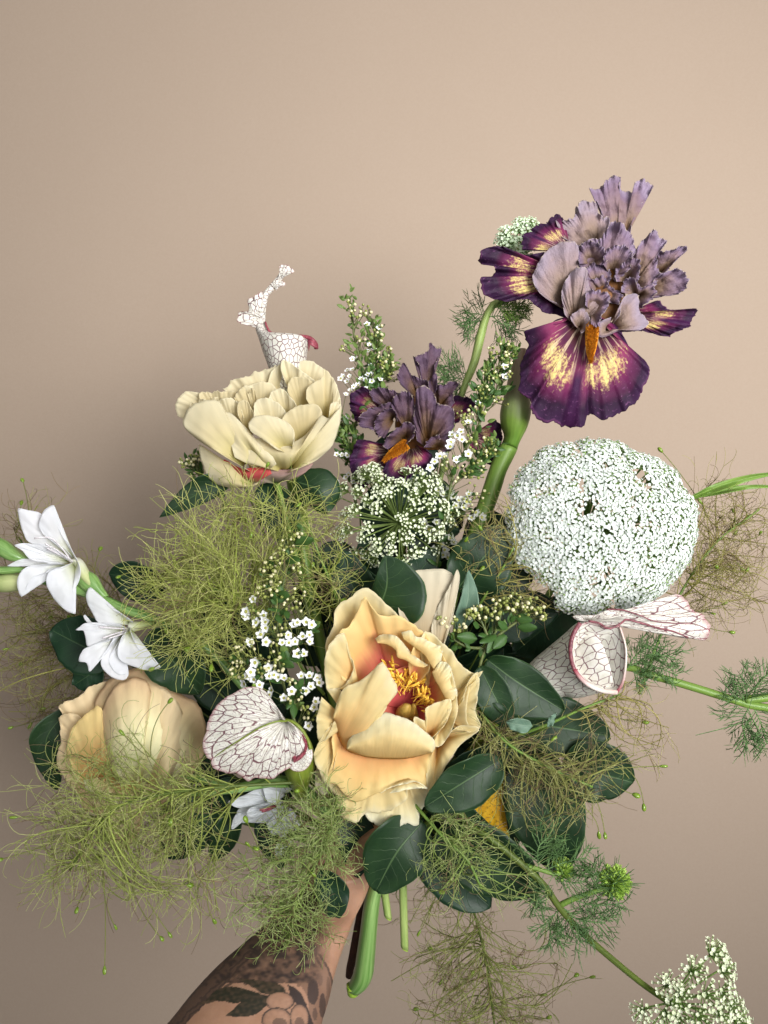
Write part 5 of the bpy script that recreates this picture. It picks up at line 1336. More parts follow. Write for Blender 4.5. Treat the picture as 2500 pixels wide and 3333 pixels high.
def sprig(label, view, d, paths, flowers, buds, nleaf, leaf_len, seed, light=0.2, dim=False, loc=None, leaves=(), fscale=1.0, bscale=1.0, scatter=12):
    rg_ = np.random.default_rng(seed)
    t_ = thing('flowering_sprig', label, 'flower sprig', at(view, paths[0][-1][0], paths[0][-1][1], d, -0.5), 'small flowered sprigs')
    curves = [spline(pts(view, p, d), 60) for p in paths]
    for p in paths:
        pp = pts(view, p, d)
        tube(t_, 'stem', m_sprig_stem, pp, 0.0007, 0.0013, sides=6, m=30)
    allp = np.concatenate(curves)
    ped = []

    def anchor(p):
        """where on the stem the pedicel of p springs from: a bit below p"""
        dd = np.linalg.norm(allp - (p + np.array([0, 0.004, -0.012])), axis=1)
        return allp[int(np.argmin(dd))]

    def pedicel(p, dirn):
        a = anchor(p)
        b = p - dirn * 0.0008
        mid = a * 0.35 + b * 0.65 - dirn * 0.003
        s = np.linspace(0, 1, 6)[:, None]
        ped.append((1 - s) ** 2 * a + 2 * s * (1 - s) * mid + s * s * b)
    flist = fl_dim if dim else fl_white
    for k, f in enumerate(flowers):
        p = at(view, f[0], f[1], d, (f[2] if len(f) > 2 else 0.5) + rg_.normal(0, 0.12))
        a = anchor(p)
        dr = (p - a); dr /= np.linalg.norm(dr) + 1e-9
        nv = Vector(dr * 0.5 + np.array([0, -0.9, 0.15]) + rg_.normal(0, 0.28, 3)).normalized()
        M = Matrix.Translation(Vector(p)) @ nv.to_track_quat('Z', 'Y').to_matrix().to_4x4() @ Matrix.Rotation(rg_.uniform(0, 6.28), 4, 'Z') @ Matrix.Scale(fscale * rg_.uniform(0.85, 1.1), 4)
        inst('flower', flist[k % len(flist)], t_, M)
        pedicel(p, np.array(nv))
    for bx, by, nb, rad in buds:
        for k in range(nb):
            q = math.sqrt(rg_.random()) * rad
            a = rg_.uniform(0, 6.28)
            p = at(view, bx + q * math.cos(a), by + q * math.sin(a), d, 0.3 + rg_.uniform(-0.3, 0.5))
            c = at(view, bx, by, d, -0.9)
            nv = Vector(p - c + np.array([0, 0, 0.003])).normalized()
            M = Matrix.Translation(Vector(p)) @ nv.to_track_quat('Z', 'Y').to_matrix().to_4x4() @ Matrix.Scale(bscale * rg_.uniform(0.8, 1.25), 4)
            inst('flower_bud', bud_me[k % 3], t_, M)
            pedicel(p, np.array(nv))
    if ped:
        threads(t_, 'pedicel', m_sprig_stem, np.array(ped), np.full((1, 6), 0.00028), sides=3)
    lv = []
    for k in range(nleaf):
        c = curves[rg_.integers(len(curves))]
        i = 1 + int(54 * rg_.random() ** 1.5)
        tn = c[i - 1] - c[i]; tn /= np.linalg.norm(tn) + 1e-9      # paths run from tip to base: this points to the tip
        dr = rg_.normal(0, 1, 3); dr -= tn * (dr @ tn); dr[1] -= 0.3
        dr /= np.linalg.norm(dr)
        dr = dr * 0.8 + tn * rg_.uniform(0.3, 1.1)
        lv.append((c[i] + rg_.normal(0, scatter * 1e-4, 3), dr, leaf_len * rg_.uniform(0.6, 1.15) * (0.6 + 0.4 * i / 56), rg_.random() < light * (1.6 - i / 40)))
    for lx, ly, tx, ty in leaves:
        p0, p1 = at(view, lx, ly, d, 0.2), at(view, tx, ty, d, 0.9)
        lv.append((p0, p1 - p0, np.linalg.norm(p1 - p0) * 1.0, False))
    for k, (p, dr, L, lt) in enumerate(lv):
        nv = Vector(dr).normalized()
        # leaf axis is local z, its upper face local -y: turn that face to the light
        z = nv; y = Vector((0.1, 1.0, -0.5)); x = y.cross(z)
        if x.length < 1e-3:
            x = Vector((1, 0, 0))
        x.normalize(); y = z.cross(x)
        R = Matrix((x, y, z)).transposed().to_4x4() @ Matrix.Rotation(rg_.normal(0, 0.5), 4, 'Z')
        inst('leaf', (sl_light if lt else sl_dark)[k % 3], t_, Matrix.Translation(Vector(p)) @ R @ Matrix.Scale(float(L), 4))
    return t_


sprig('white flowered sprig with gold buds between the smoke bush cloud and the peach peony', ZM, 0.592,
      [[(780, 330), (690, 560), (620, 800), (570, 1100), (560, 1400), (610, 1700), (690, 2000), (900, 2500)], [(480, 640), (520, 860), (560, 1100)], [(880, 1200), (760, 1350), (600, 1550)], [(900, 1650), (760, 1800), (680, 1980)], [(200, 1480), (380, 1620), (600, 1720)]],
      [(345, 970), (280, 1080), (275, 1125), (370, 1180), (440, 1115), (455, 1175), (455, 1228), (318, 1355), (460, 1355), (413, 1287), (715, 1195), (740, 1180), (790, 1305), (722, 1350), (850, 1350), (850, 1290), (660, 1290), (665, 1360), (605, 1360), (870, 1200), (820, 1175), (320, 1625), (350, 1690), (300, 1660), (400, 1740), (530, 1650), (490, 1660), (620, 1680), (565, 1670), (360, 1540), (480, 1590), (510, 1790), (490, 1830), (265, 1730), (775, 1660), (850, 1660), (920, 1680), (935, 1720), (860, 1755), (820, 1795), (690, 1800), (620, 1858), (905, 1890), (890, 1940), (840, 2110), (740, 1460), (800, 1460)],
      [(720, 400, 16, 60), (640, 500, 16, 70), (570, 590, 16, 60), (480, 720, 20, 80), (540, 780, 14, 70), (440, 880, 16, 80), (560, 890, 12, 70), (770, 680, 12, 60), (700, 1030, 18, 80), (760, 920, 8, 60), (220, 1400, 12, 60), (180, 1500, 16, 60), (200, 1620, 16, 60), (300, 1420, 8, 60), (500, 1470, 12, 90), (580, 1560, 14, 60), (600, 1250, 8, 60), (540, 1340, 6, 50), (330, 1150, 8, 80), (700, 1720, 8, 50), (620, 1880, 8, 60), (870, 2000, 10, 70), (800, 1960, 6, 40), (760, 1830, 6, 50), (420, 1640, 8, 60)],
      150, 0.011, 31, leaves=[(590, 1060, 480, 1040), (640, 1060, 660, 1130), (560, 1100, 600, 1180), (640, 620, 750, 600), (720, 470, 880, 440), (600, 1530, 700, 1580), (690, 1850, 640, 1950), (710, 1900, 720, 2030), (560, 920, 660, 940)], light=0.1)
sprig('tall leafy sprig with white flowers beside the cream peony', ZC, 0.672,
      [[(210, 50), (225, 200), (250, 380), (300, 560), (330, 760), (260, 1000), (230, 1250), (260, 1700)], [(400, 250), (400, 420), (370, 600), (330, 800)], [(520, 540), (440, 660), (350, 820)], [(140, 1000), (200, 1150), (240, 1320)]],
      [(345, 250), (435, 275), (360, 410), (355, 455), (395, 440), (230, 520), (250, 515), (370, 572), (190, 605), (230, 600), (160, 650), (210, 650), (140, 670), (190, 690), (300, 672), (350, 640), (380, 690), (330, 680), (375, 640), (445, 675), (240, 730), (215, 760), (275, 720), (180, 790), (340, 750), (155, 985), (180, 980), (110, 1255), (190, 1260), (150, 1260), (118, 1470), (240, 1470), (180, 1430), (200, 1410)],
      [(215, 90, 8, 40), (320, 150, 14, 50), (240, 200, 8, 50), (430, 320, 16, 60), (320, 350, 10, 60), (480, 480, 14, 60), (510, 600, 16, 60), (430, 540, 10, 50), (560, 660, 8, 50), (170, 420, 6, 40)],
      520, 0.0088, 32, light=0.65, fscale=0.72, scatter=40)
sprig('budded sprig with few white flowers leaning between the two irises', ZC, 0.645,
      [[(1400, 370), (1360, 560), (1300, 780), (1220, 1000), (1100, 1220), (1000, 1450), (850, 2300)], [(1450, 440), (1380, 650), (1320, 850)], [(1290, 560), (1240, 760), (1200, 1000)], [(1330, 1180), (1230, 1300), (1080, 1420)]],
      [(1410, 655), (1125, 1010), (1000, 1100), (1070, 1080), (990, 1160), (1075, 1140), (985, 1195), (1040, 1110), (865, 1310), (905, 1270), (950, 1270), (830, 1355), (1030, 1300), (1125, 1250), (1055, 1295), (1410, 580), (1200, 860)],
      [(1400, 440, 12, 60), (1440, 520, 10, 60), (1300, 480, 10, 50), (1290, 640, 14, 70), (1420, 600, 10, 60), (1220, 780, 14, 70), (1370, 850, 10, 60), (1090, 970, 16, 60), (1250, 1180, 14, 70), (1200, 1260, 14, 80), (1290, 1240, 10, 50), (960, 1330, 12, 60), (1080, 1400, 14, 80), (1180, 930, 14, 70), (1130, 1120, 10, 60), (1200, 1420, 10, 80)],
      330, 0.0095, 33, light=0.35, scatter=30)
sprig('sprig of white flowers behind the loose green umbel, greyed in colour for shade', ZC, 0.655,
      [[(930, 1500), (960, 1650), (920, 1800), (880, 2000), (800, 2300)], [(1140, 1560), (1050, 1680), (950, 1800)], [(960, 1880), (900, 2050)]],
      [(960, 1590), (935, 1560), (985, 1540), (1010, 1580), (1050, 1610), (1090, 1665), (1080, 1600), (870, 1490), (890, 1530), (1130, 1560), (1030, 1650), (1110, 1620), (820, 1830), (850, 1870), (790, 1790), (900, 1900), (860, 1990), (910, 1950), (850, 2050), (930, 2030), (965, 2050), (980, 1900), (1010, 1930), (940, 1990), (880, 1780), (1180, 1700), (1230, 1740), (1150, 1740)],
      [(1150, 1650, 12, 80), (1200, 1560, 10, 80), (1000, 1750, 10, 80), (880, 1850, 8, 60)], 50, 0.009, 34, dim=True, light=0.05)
sprig('sprig of green buds and oval leaves right of the pale guard petal', ZN, 0.60,
      [[(620, 760), (600, 900), (560, 1050), (480, 1160), (380, 1500)], [(860, 830), (760, 950), (640, 1040), (540, 1120)], [(380, 850), (440, 980), (500, 1130)], [(110, 950), (160, 1080), (300, 1180), (460, 1200)]],
      [],
      [(360, 870, 12, 50), (440, 900, 14, 60), (600, 830, 16, 70), (710, 810, 14, 70), (850, 820, 12, 60), (930, 880, 8, 40), (110, 960, 14, 70), (240, 990, 14, 60), (960, 935, 5, 25), (790, 880, 10, 60), (320, 930, 8, 50), (540, 900, 10, 60)],
      44, 0.009, 35, leaves=[(740, 1020, 900, 1030), (650, 1090, 545, 1195), (560, 1110, 500, 1240), (660, 1030, 590, 975), (400, 1120, 240, 1100), (720, 930, 860, 960), (420, 1020, 380, 980), (560, 1080, 420, 1130)], light=0.25, bscale=1.15)
sprig('leafy green sprig tip at the left of the cream peony', ZB, 0.675,
      [[(215, 1790), (280, 1850), (350, 1930), (420, 2000), (700, 2300)], [(300, 1740), (310, 1830), (350, 1930)]],
      [], [(210, 1810, 14, 45), (265, 1780, 14, 50), (320, 1760, 8, 40)], 46, 0.0095, 36, light=0.3, scatter=20)
sprig('small white sprig tangled in smoke bush threads above the wrist', ZJ, 0.618,
      [[(960, 1620), (970, 1740), (980, 1900), (1080, 2000)], [(1100, 1600), (1040, 1720), (985, 1880)]],
      [(965, 1695), (968, 1745), (935, 1640), (1100, 1620), (1020, 1790), (940, 1842), (970, 1865), (930, 1870), (930, 1910), (1000, 1660), (1070, 1590), (900, 1640)],
      [(1000, 1720, 8, 80)], 16, 0.009, 37, light=0.2)

# ------------------------------------------------------------------ smoke bush leaves
def branch(label, d0, leaves, group='smoke bush branches'):
    x0, y0 = leaves[0][1][0][:2]
    t_ = thing('smoke_bush_branch', label, 'leafy branch', at(D, x0, y0, d0, -1), group)
    for k, (mat, mid, wl, wr, kw) in enumerate(leaves):
        dd = kw.pop('d', d0)
        leaf(t_, mat, D, dd, mid, wl, wr, seed=k, **kw)
        p0 = at(D, mid[0][0], mid[0][1], dd, mid[0][2] if len(mid[0]) > 2 else 0)
        q = (GRIP - p0)
        pth = [p0, p0 + q * 0.12 + np.array([0, 0.012, 0]), p0 + q * 0.5 + np.array([0, 0.02, 0]), GRIP + np.array([random.uniform(-.008, .008), 0, 0])]
        tube(t_, 'petiole', m_stem_dark, pth, 0.0007, 0.0011, sides=6, m=18)
    return t_


LF, LD, LG = m_leaf, m_leaf_dark, m_leaf_grey
branch('smoke bush branch with a pointed leaf and a curled leaf under the cream peony', 0.645, [
    (LF, [(520, 1030, -0.5), (440, 1060, 0), (345, 1117, 0.2)], 30, 24, dict(a=0.9, b=0.9, fold=0.2)),
    (LF, [(640, 1040, 0), (690, 1060, 0.8), (705, 1110, 0.4)], 52, 46, dict(fold=-0.6, d=0.64)),
    (LD, [(560, 1050, -1), (600, 1100, -1), (620, 1180, -1)], 45, 45, dict())])
branch('smoke bush branch with a broad veined leaf above the peach peony', 0.615, [
    (LF, [(806, 1335, -1.0), (834, 1270, 0.2), (834, 1200, 0.6)], 90, 29, dict(a=0.85, b=0.62, fold=0.1, roll=0.1, d=0.598)),
    (LD, [(800, 1330, -2), (760, 1260, -2), (740, 1190, -2)], 50, 50, dict()),
    (LD, [(880, 1290, -3), (910, 1230, -3), (950, 1190, -3)], 40, 40, dict())])
branch('smoke bush branch with round leaves between the green umbel and the big white umbel', 0.625, [
    (LF, [(985, 1275, -0.5), (1040, 1210, 0.4), (1095, 1140, 0)], 70, 62, dict(fold=0.35)),
    (LG, [(985, 1360, -0.8), (1010, 1300, 0.2), (1012, 1232, 0.4)], 24, 18, dict(a=0.8, b=0.8, d=0.60)),
    (LD, [(1030, 1300, -1.5), (1090, 1260, -1.2), (1150, 1240, -1.2)], 55, 55, dict()),
    (LD, [(1060, 1370, -2), (1130, 1330, -2), (1210, 1320, -2)], 50, 60, dict())])
branch('smoke bush branch with large blue green leaves right of the peach peony', 0.605, [
    (LF, [(1052, 1424, 0.0), (1115, 1470, 0.5), (1218, 1535, 0.4)], 70, 44, dict(fold=0.4, d=0.598)),
    (LF, [(1036, 1440, 0.2), (1072, 1510, 0.8), (1100, 1570, 0.6)], 40, 36, dict(fold=0.3, d=0.595)),
    (LF, [(1100, 1560, -1), (1200, 1570, -0.4), (1318, 1590, -0.8)], 62, 68, dict(fold=0.3)),
    (LF, [(1215, 1660, -0.4), (1290, 1670, 0.4), (1368, 1690, 0)], 62, 70, dict(fold=0.3, b=0.55)),
    (LD, [(1060, 1580, -1.6), (1130, 1640, -1.4), (1210, 1680, -1.4)], 80, 80, dict()),
    (LG, [(1150, 1568, 1.6), (1122, 1565, 1.8), (1093, 1560, 1.6)], 14, 16, dict(a=0.9, b=0.6, fold=0.05, d=0.58)),
    (LG, [(1184, 1570, 1.6), (1192, 1555, 1.7), (1200, 1540, 1.6)], 7, 7, dict(a=0.9, b=0.8, fold=0.03, d=0.58))])
branch('smoke bush branch with leaves hanging at the lower right of the bouquet', 0.60, [
    (LF, [(1080, 1640, 0.4), (1000, 1690, 1.1), (918, 1742, 1.0)], 44, 60, dict(fold=0.25, d=0.578, b=0.6)),
    (LD, [(1085, 1620, -0.4), (1000, 1670, 0.2), (930, 1735, 0.2)], 40, 30, dict(fold=0.25, d=0.60)),
    (LF, [(1120, 1640, -1), (1180, 1740, -0.4), (1215, 1880, -0.8)], 88, 80, dict(fold=0.4, b=0.55)),
    (LF, [(940, 1800, -0.5), (1050, 1860, 0.3), (1165, 1930, -0.2)], 70, 74, dict(fold=0.35, b=0.55)),
    (LD, [(920, 1790, -1.2), (980, 1880, -1.0), (1060, 1960, -1)], 70, 50, dict()),
    (LF, [(905, 1735, -0.4), (970, 1750, 0), (1060, 1790, -0.4)], 22, 30, dict(a=0.9, b=0.8))])
branch('smoke bush branch with a round dark leaf below the peach peony', 0.59, [
    (LF, [(912, 1775, 0.2), (858, 1840, 1.0), (812, 1925, 0.6)], 68, 66, dict(fold=0.3, b=0.55)),
    (LD, [(730, 1740, -1), (775, 1810, -0.6), (770, 1895, -0.8)], 48, 40, dict(d=0.60)),
    (LD, [(690, 1880, -0.5), (720, 1930, -0.2), (722, 1990, -0.4)], 38, 34, dict(d=0.585)),
    (LD, [(800, 1740, -2), (870, 1760, -2), (960, 1780, -2)], 60, 60, dict(d=0.61))])
branch('smoke bush branch with dark leaves round the apricot peony', 0.64, [
    (LF, [(150, 1530, -0.5), (100, 1600, 0), (122, 1706, -0.3)], 30, 40, dict(fold=0.3)),
    (LD, [(250, 1420, -0.5), (190, 1400, -0.2), (110, 1360, -0.4)], 70, 60, dict(fold=0.3)),
    (LD, [(220, 1440, -0.5), (190, 1460, -0.2), (160, 1480, -0.4)], 34, 34, dict(fold=0.3)),
    (LF, [(320, 1370, 0), (385, 1440, 0.6), (430, 1500, 0.2)], 58, 62, dict(fold=0.4, d=0.62)),
    (LD, [(350, 1290, -1), (290, 1250, -0.6), (235, 1240, -0.8)], 40, 44, dict()),
    (LD, [(430, 1420, -1), (470, 1480, -1), (540, 1530, -1)], 55, 55, dict()),
    (LD, [(450, 1560, -1), (440, 1620, -1), (400, 1690, -1)], 60, 60, dict())])
branch('smoke bush branch with leaves under the apricot peony', 0.625, [
    (LF, [(440, 1700, -0.4), (400, 1790, 0.2), (360, 1850, 0)], 62, 62, dict(fold=0.35)),
    (LF, [(515, 1745, 0), (490, 1800, 0.5), (458, 1858, 0.2)], 30, 28, dict(fold=0.4, a=0.9)),
    (LD, [(555, 1770, 0), (590, 1810, 0.4), (610, 1875, 0)], 34, 36, dict(fold=0.3)),
    (LD, [(500, 1680, -0.6), (480, 1710, -0.4), (440, 1760, -0.6)], 26, 26, dict())])
# filler leaves added deep inside, to make the gaps between blooms black
rgd = np.random.default_rng(77)
deep = []
for cx, cy, rx, ry, n in ((620, 1380, 170, 160, 14), (900, 1200, 190, 110, 12), (1050, 1450, 160, 150, 12), (950, 1650, 200, 120, 10), (620, 1620, 160, 130, 9), (850, 1050, 120, 90, 4)):
    for k in range(n):
        x, y = cx + rx * rgd.uniform(-1, 1), cy + ry * rgd.uniform(-1, 1)
        a = rgd.uniform(0, 6.28)
        L = rgd.uniform(60, 85)
        h = rgd.uniform(-2.5, 1.0)
        deep.append((LD, [(x - L * math.cos(a), y - L * math.sin(a), h), (x, y, h + 0.5), (x + L * math.cos(a), y + L * math.sin(a), h)],
                     rgd.uniform(45, 62), rgd.uniform(45, 62), dict(fold=0.4, roll=rgd.normal(0, 0.35))))
branch('added dark filler leaves blackening the gaps inside the bouquet behind the peach peony', 0.675, deep, 'smoke bush branches')

d = 0.612
t = thing('yellow_leaf', 'yellow brown spotted withered leaf below the right side of the peach peony', 'leaf', at(ZO, 620, 150, d), None)
petal(t, m_yellow, ZO, d, (600, 160, -0.6), [(640, 120), (650, 220), (625, 330), (622, 480), (650, 580), (690, 670), (600, 690), (560, 700), (550, 640), (480, 610), (420, 635), (450, 560), (440, 480), (410, 430), (470, 370), (540, 290), (570, 190)], name='blade', hr=-0.2, bulge=0.4, ruf=0.10, jag=0.02, bw=0.05)
loft(t, 'petiole', m_pedicel, ZO, d, [(590, 130, 605, 130, 0.1, -0.5), (600, 60, 612, 60, 0.1, -0.8), (560, -60, 575, -60, 0.1, -1.4)], n=8, m=10)
d = 0.665
t = thing('grass_leaf', 'long narrow green leaf behind the big white umbel at the right edge', 'leaf', at(ZR, 380, 420, d), None)
leaf(t, m_stem, ZR, d, [(340, 440, -0.5), (560, 350, 0), (760, 295, 0.2), (960, 265, 0)], 26, 22, a=0.7, b=0.7, fold=0.3, name='blade')
leaf(t, m_stem, ZR, d, [(420, 420, -0.5), (640, 370, 0), (800, 355, 0.2), (960, 360, 0)], 14, 16, a=0.7, b=0.7, fold=0.2, name='blade')

# ------------------------------------------------------------------ smoke bush plumes
pod_me = [ball_mesh('seed_pod', 0.0021, 0.0022, [m_pod], n=10, m=8, neck=0.45), ball_mesh('seed_pod', 0.0016, 0.0024, [m_pod], n=10, m=8, neck=0.55)]
for me in pod_me:
    me.transform(Matrix.Diagonal((1, 0.72, 1, 1)))


def plume(label, d, stem, lobes, nhair, seed, L=(0.010, 0.030), curl=(0.3, 2.4), c0=(0.22, 0.25, 0.05), c1=(0.36, 0.37, 0.12), brown=0.15, pods=(), npod=5, stemmat=None, hr=0.00021, sub=0.55, gaps=1.0):
    rg_ = np.random.default_rng(seed)
    nhair = int(nhair * 0.39)
    c0, c1 = np.array(c0) * np.array([2.05, 2.0, 1.95]), np.array(c1) * np.array([1.85, 1.8, 2.0])
    L = (L[0] * 1.2, L[1] * 1.3)
    curl = (curl[0] * 0.8, curl[1] * 1.0)
    lobes = [(*l[:5], max(1, int(l[5] * 0.6))) for l in lobes]
    St = spline(pts(D, stem, d), 60)
    t_ = thing('smoke_bush_plume', label, 'smoke bush plume', St[0], 'smoke bush plumes')
    tube(t_, 'stem', stemmat or m_stem, pts(D, stem, d), 0.0013, 0.0008, sides=7, m=40)
    ends, K = [], 10
    w = np.array([l[5] for l in lobes], float)
    for cx, cy, rx, ry, rz, nb in lobes:
        v = rg_.normal(0, 1, (nb, 3)); v /= np.linalg.norm(v, axis=1)[:, None]
        v *= rg_.uniform(0.25, 1.0, nb)[:, None] ** 0.5
        ends.append(at(D, cx + v[:, 0] * rx, cy + v[:, 1] * ry, d, v[:, 2] * rz))
    E = np.concatenate(ends)
    N = len(E)
    dist = np.linalg.norm(E[:, None] - St[None], axis=2)
    near = np.argmin(dist, axis=1)
    st_i = np.clip(near - rg_.integers(1, 15, N), 0, 59)
    A = St[st_i]
    mid = (A + E) / 2 + rg_.normal(0, 1, (N, 3)) * (np.linalg.norm(E - A, axis=1) * 0.36)[:, None]
    s = np.linspace(0, 1, K)[None, :, None]
    B = (1 - s) ** 2 * A[:, None] + 2 * s * (1 - s) * mid[:, None] + s * s * E[:, None]
    cb = np.array(c0)[None] * rg_.uniform(0.7, 1.2, (N, 1))
    threads(t_, 'branchlet', m_hair, B, np.linspace(0.00055, 0.00032, K)[None], cb, sides=4, seed=seed)
    # hairs
    bi = rg_.integers(0, N, nhair)
    bt = rg_.uniform(0.35, 1.0, nhair) ** 0.8
    fi = bt * (K - 1.001); i0 = fi.astype(int); fr = (fi - i0)[:, None]
    p0 = B[bi, i0] * (1 - fr) + B[bi, i0 + 1] * fr
    tn = B[bi, i0 + 1] - B[bi, i0]; tn /= np.linalg.norm(tn, axis=1)[:, None] + 1e-9

    def hairs(p0, dr, Ls, ang, K2=9):
        n = len(p0)
        ax = np.cross(dr, rg_.normal(0, 1, (n, 3))); ax /= np.linalg.norm(ax, axis=1)[:, None] + 1e-9
        dr2 = np.cross(ax, dr)
        q = np.linspace(0, 1, K2 - 1)
        th = ang[:, None] * (q[None] ** 1.3)
        dirs = dr[:, None] * np.cos(th)[..., None] + dr2[:, None] * np.sin(th)[..., None]
        dirs = dirs + rg_.normal(0, 0.055, dirs.shape)
        steps = np.cumsum(dirs, axis=1) * (Ls / (K2 - 1))[:, None, None]
        return np.concatenate([p0[:, None], p0[:, None] + steps], axis=1)
    dr = tn * rg_.uniform(0.1, 1.2, (nhair, 1)) + rg_.normal(0, 0.75, (nhair, 3))
    dr /= np.linalg.norm(dr, axis=1)[:, None] + 1e-9
    Ls = rg_.uniform(L[0], L[1], nhair)
    ang = rg_.uniform(curl[0], curl[1], nhair) * rg_.choice([-1, 1], nhair)
    H = hairs(p0, dr, Ls, ang)
    n2 = int(nhair * sub)
    hi = rg_.integers(0, nhair, n2); k = rg_.integers(3, 7, n2)
    pp = H[hi, k]; td = H[hi, k + 1] - H[hi, k]; td /= np.linalg.norm(td, axis=1)[:, None] + 1e-9
    d2 = td + rg_.normal(0, 0.55, (n2, 3)); d2 /= np.linalg.norm(d2, axis=1)[:, None]
    H2 = hairs(pp, d2, rg_.uniform(L[0] * 0.5, L[1] * 0.6, n2), rg_.uniform(curl[0], curl[1], n2) * rg_.choice([-1, 1], n2))
    H = np.concatenate([H, H2])
    n = len(H)
    mixv = rg_.random((n, 1)) ** 1.2
    col = np.array(c0)[None] * (1 - mixv) + np.array(c1)[None] * mixv
    isb = rg_.random(n) < brown
    col[isb] = np.array([0.36, 0.26, 0.14])[None] * rg_.uniform(0.5, 1.15, (isb.sum(), 1))
    threads(t_, 'hair', m_hair, H, np.linspace(hr * 1.1, hr * 0.72, 9)[None], col, sides=3, seed=seed + 1)
    # pods at the ends of longer threads
    pt_ = [at(D, x, y, d, (q[0] if q else 0.6)) for (x, y, *q) in pods]
    for _ in range(npod):
        pt_.append(E[rg_.integers(0, N)] + rg_.normal(0, 0.004, 3))
    ths = []
    for k, p in enumerate(pt_):
        j = int(np.argmin(np.linalg.norm(E - p, axis=1) + rg_.uniform(0, 0.01, N)))
        a = B[j, K // 2]
        m_ = (a + p) / 2 + rg_.normal(0, 0.006, 3)
        s6 = np.linspace(0, 1, 9)[:, None]
        ths.append((1 - s6) ** 2 * a + 2 * s6 * (1 - s6) * m_ + s6 * s6 * p)
        dv = Vector(p - m_).normalized()
        M = Matrix.Translation(Vector(p)) @ dv.to_track_quat('Z', 'Y').to_matrix().to_4x4() @ Matrix.Rotation(rg_.uniform(-0.6, 0.6), 4, 'Z') @ Matrix.Scale(rg_.uniform(1.05, 1.4), 4)
        inst('seed_pod', pod_me[k % 2], t_, M)
    if ths:
        threads(t_, 'pod_stalk', m_hair, np.array(ths), np.full((1, 9), hr * 1.9), np.tile(np.array([[0.30, 0.32, 0.10]]), (len(ths), 1)), sides=3)
    return t_


GY = dict(c0=(0.21, 0.25, 0.055), c1=(0.42, 0.43, 0.16))
plume('feathery yellow green plume under the cream peony, left of centre', 0.605,
      [(700, 1500, -2), (600, 1380, -1), (520, 1290, 0), (440, 1270, 0.3)],
      [(480, 1150, 120, 90, 2.5, 26), (400, 1270, 130, 90, 2.5, 34), (560, 1180, 110, 110, 2.0, 24), (450, 1380, 110, 80, 2.5, 26), (330, 1300, 90, 60, 2.0, 14), (590, 1100, 110, 60, 1.5, 16), (560, 1320, 80, 70, 1.5, 12)],
      3000, 51, L=(0.014, 0.040), curl=(0.2, 1.9), **GY, brown=0.08, pods=[(333, 1442, 1), (456, 1434, 1.2), (575, 1010, 0.8), (262, 1243, 1), (735, 1300, 0.8), (540, 1165, 1), (420, 1350, 1), (640, 1095, 1)], npod=4, hr=0.00025)
plume('thin yellow green wisps between the cream peony and the green umbel', 0.61,
      [(760, 1420, -2), (730, 1300, -1), (690, 1200, 0), (660, 1120, 0)],
      [(690, 1180, 70, 110, 1.5, 26), (700, 1270, 60, 60, 1.5, 14)], 520, 52, L=(0.010, 0.030), **GY, brown=0.25, npod=2)
plume('brownish plume at the far left edge behind the gladiolus', 0.70,
      [(330, 1500, 0), (220, 1400, 0), (120, 1280, 0), (40, 1160, 0)],
      [(60, 1180, 80, 110, 2, 24), (140, 1270, 110, 80, 2, 26), (60, 1380, 110, 90, 2, 30), (120, 1470, 110, 80, 2, 30), (30, 1500, 80, 90, 2, 20), (220, 1330, 90, 80, 2, 18)],
      2300, 53, L=(0.012, 0.034), c0=(0.17, 0.17, 0.05), c1=(0.28, 0.28, 0.10), brown=0.35, pods=[(50, 1042, 0), (45, 1092, 0), (215, 1190, 0), (262, 1250, 0), (100, 1530, 1), (70, 1560, 1), (30, 1570, 1), (20, 1400, 1), (150, 1330, 1)], npod=6)
plume('dense light green plume spread over the apricot peony at the lower left', 0.57,
      [(640, 1690, -1), (480, 1700, 0.3), (330, 1720, 0.8), (230, 1760, 1), (150, 1880, 1)],
      [(280, 1650, 130, 90, 2, 20), (170, 1700, 110, 100, 2, 22), (260, 1780, 150, 90, 2.5, 44), (150, 1820, 110, 90, 2, 32), (360, 1850, 110, 90, 2, 32), (400, 1680, 90, 70, 1.5, 18), (270, 1890, 130, 70, 2, 22), (420, 1930, 90, 60, 1.5, 14)],
      3300, 54, L=(0.010, 0.030), c0=(0.20, 0.24, 0.06), c1=(0.40, 0.42, 0.17), brown=0.16, pods=[(168, 1958, 0.5), (246, 1996, 0.5), (345, 2022, 0.5), (362, 2012, 0.3), (460, 1985, 0.5), (226, 2085, 0.5), (403, 1912, 0.5), (550, 1492, 0.8), (362, 1520, 1), (270, 1590, 1), (8, 1855, 0), (40, 1765, 0), (545, 1830, 0.5)], npod=3, stemmat=m_stem_dark)
plume('green plume draped over the tattooed forearm', 0.57,
      [(740, 1740, -1), (690, 1850, 0), (640, 1960, 0.5), (620, 2040, 0.5)],
      [(680, 1760, 70, 70, 1.5, 26), (610, 1830, 90, 80, 1.5, 26), (620, 1940, 100, 70, 1.5, 30), (650, 2010, 90, 60, 1.5, 30), (540, 1930, 90, 90, 1.5, 18), (700, 1860, 60, 60, 1.2, 20)],
      2700, 55, L=(0.008, 0.024), c0=(0.16, 0.22, 0.06), c1=(0.36, 0.42, 0.17), brown=0.16, pods=[(535, 1778, 0.6), (540, 1830, 0.6), (645, 1710, 0.6)], npod=1, stemmat=m_stem_dark)
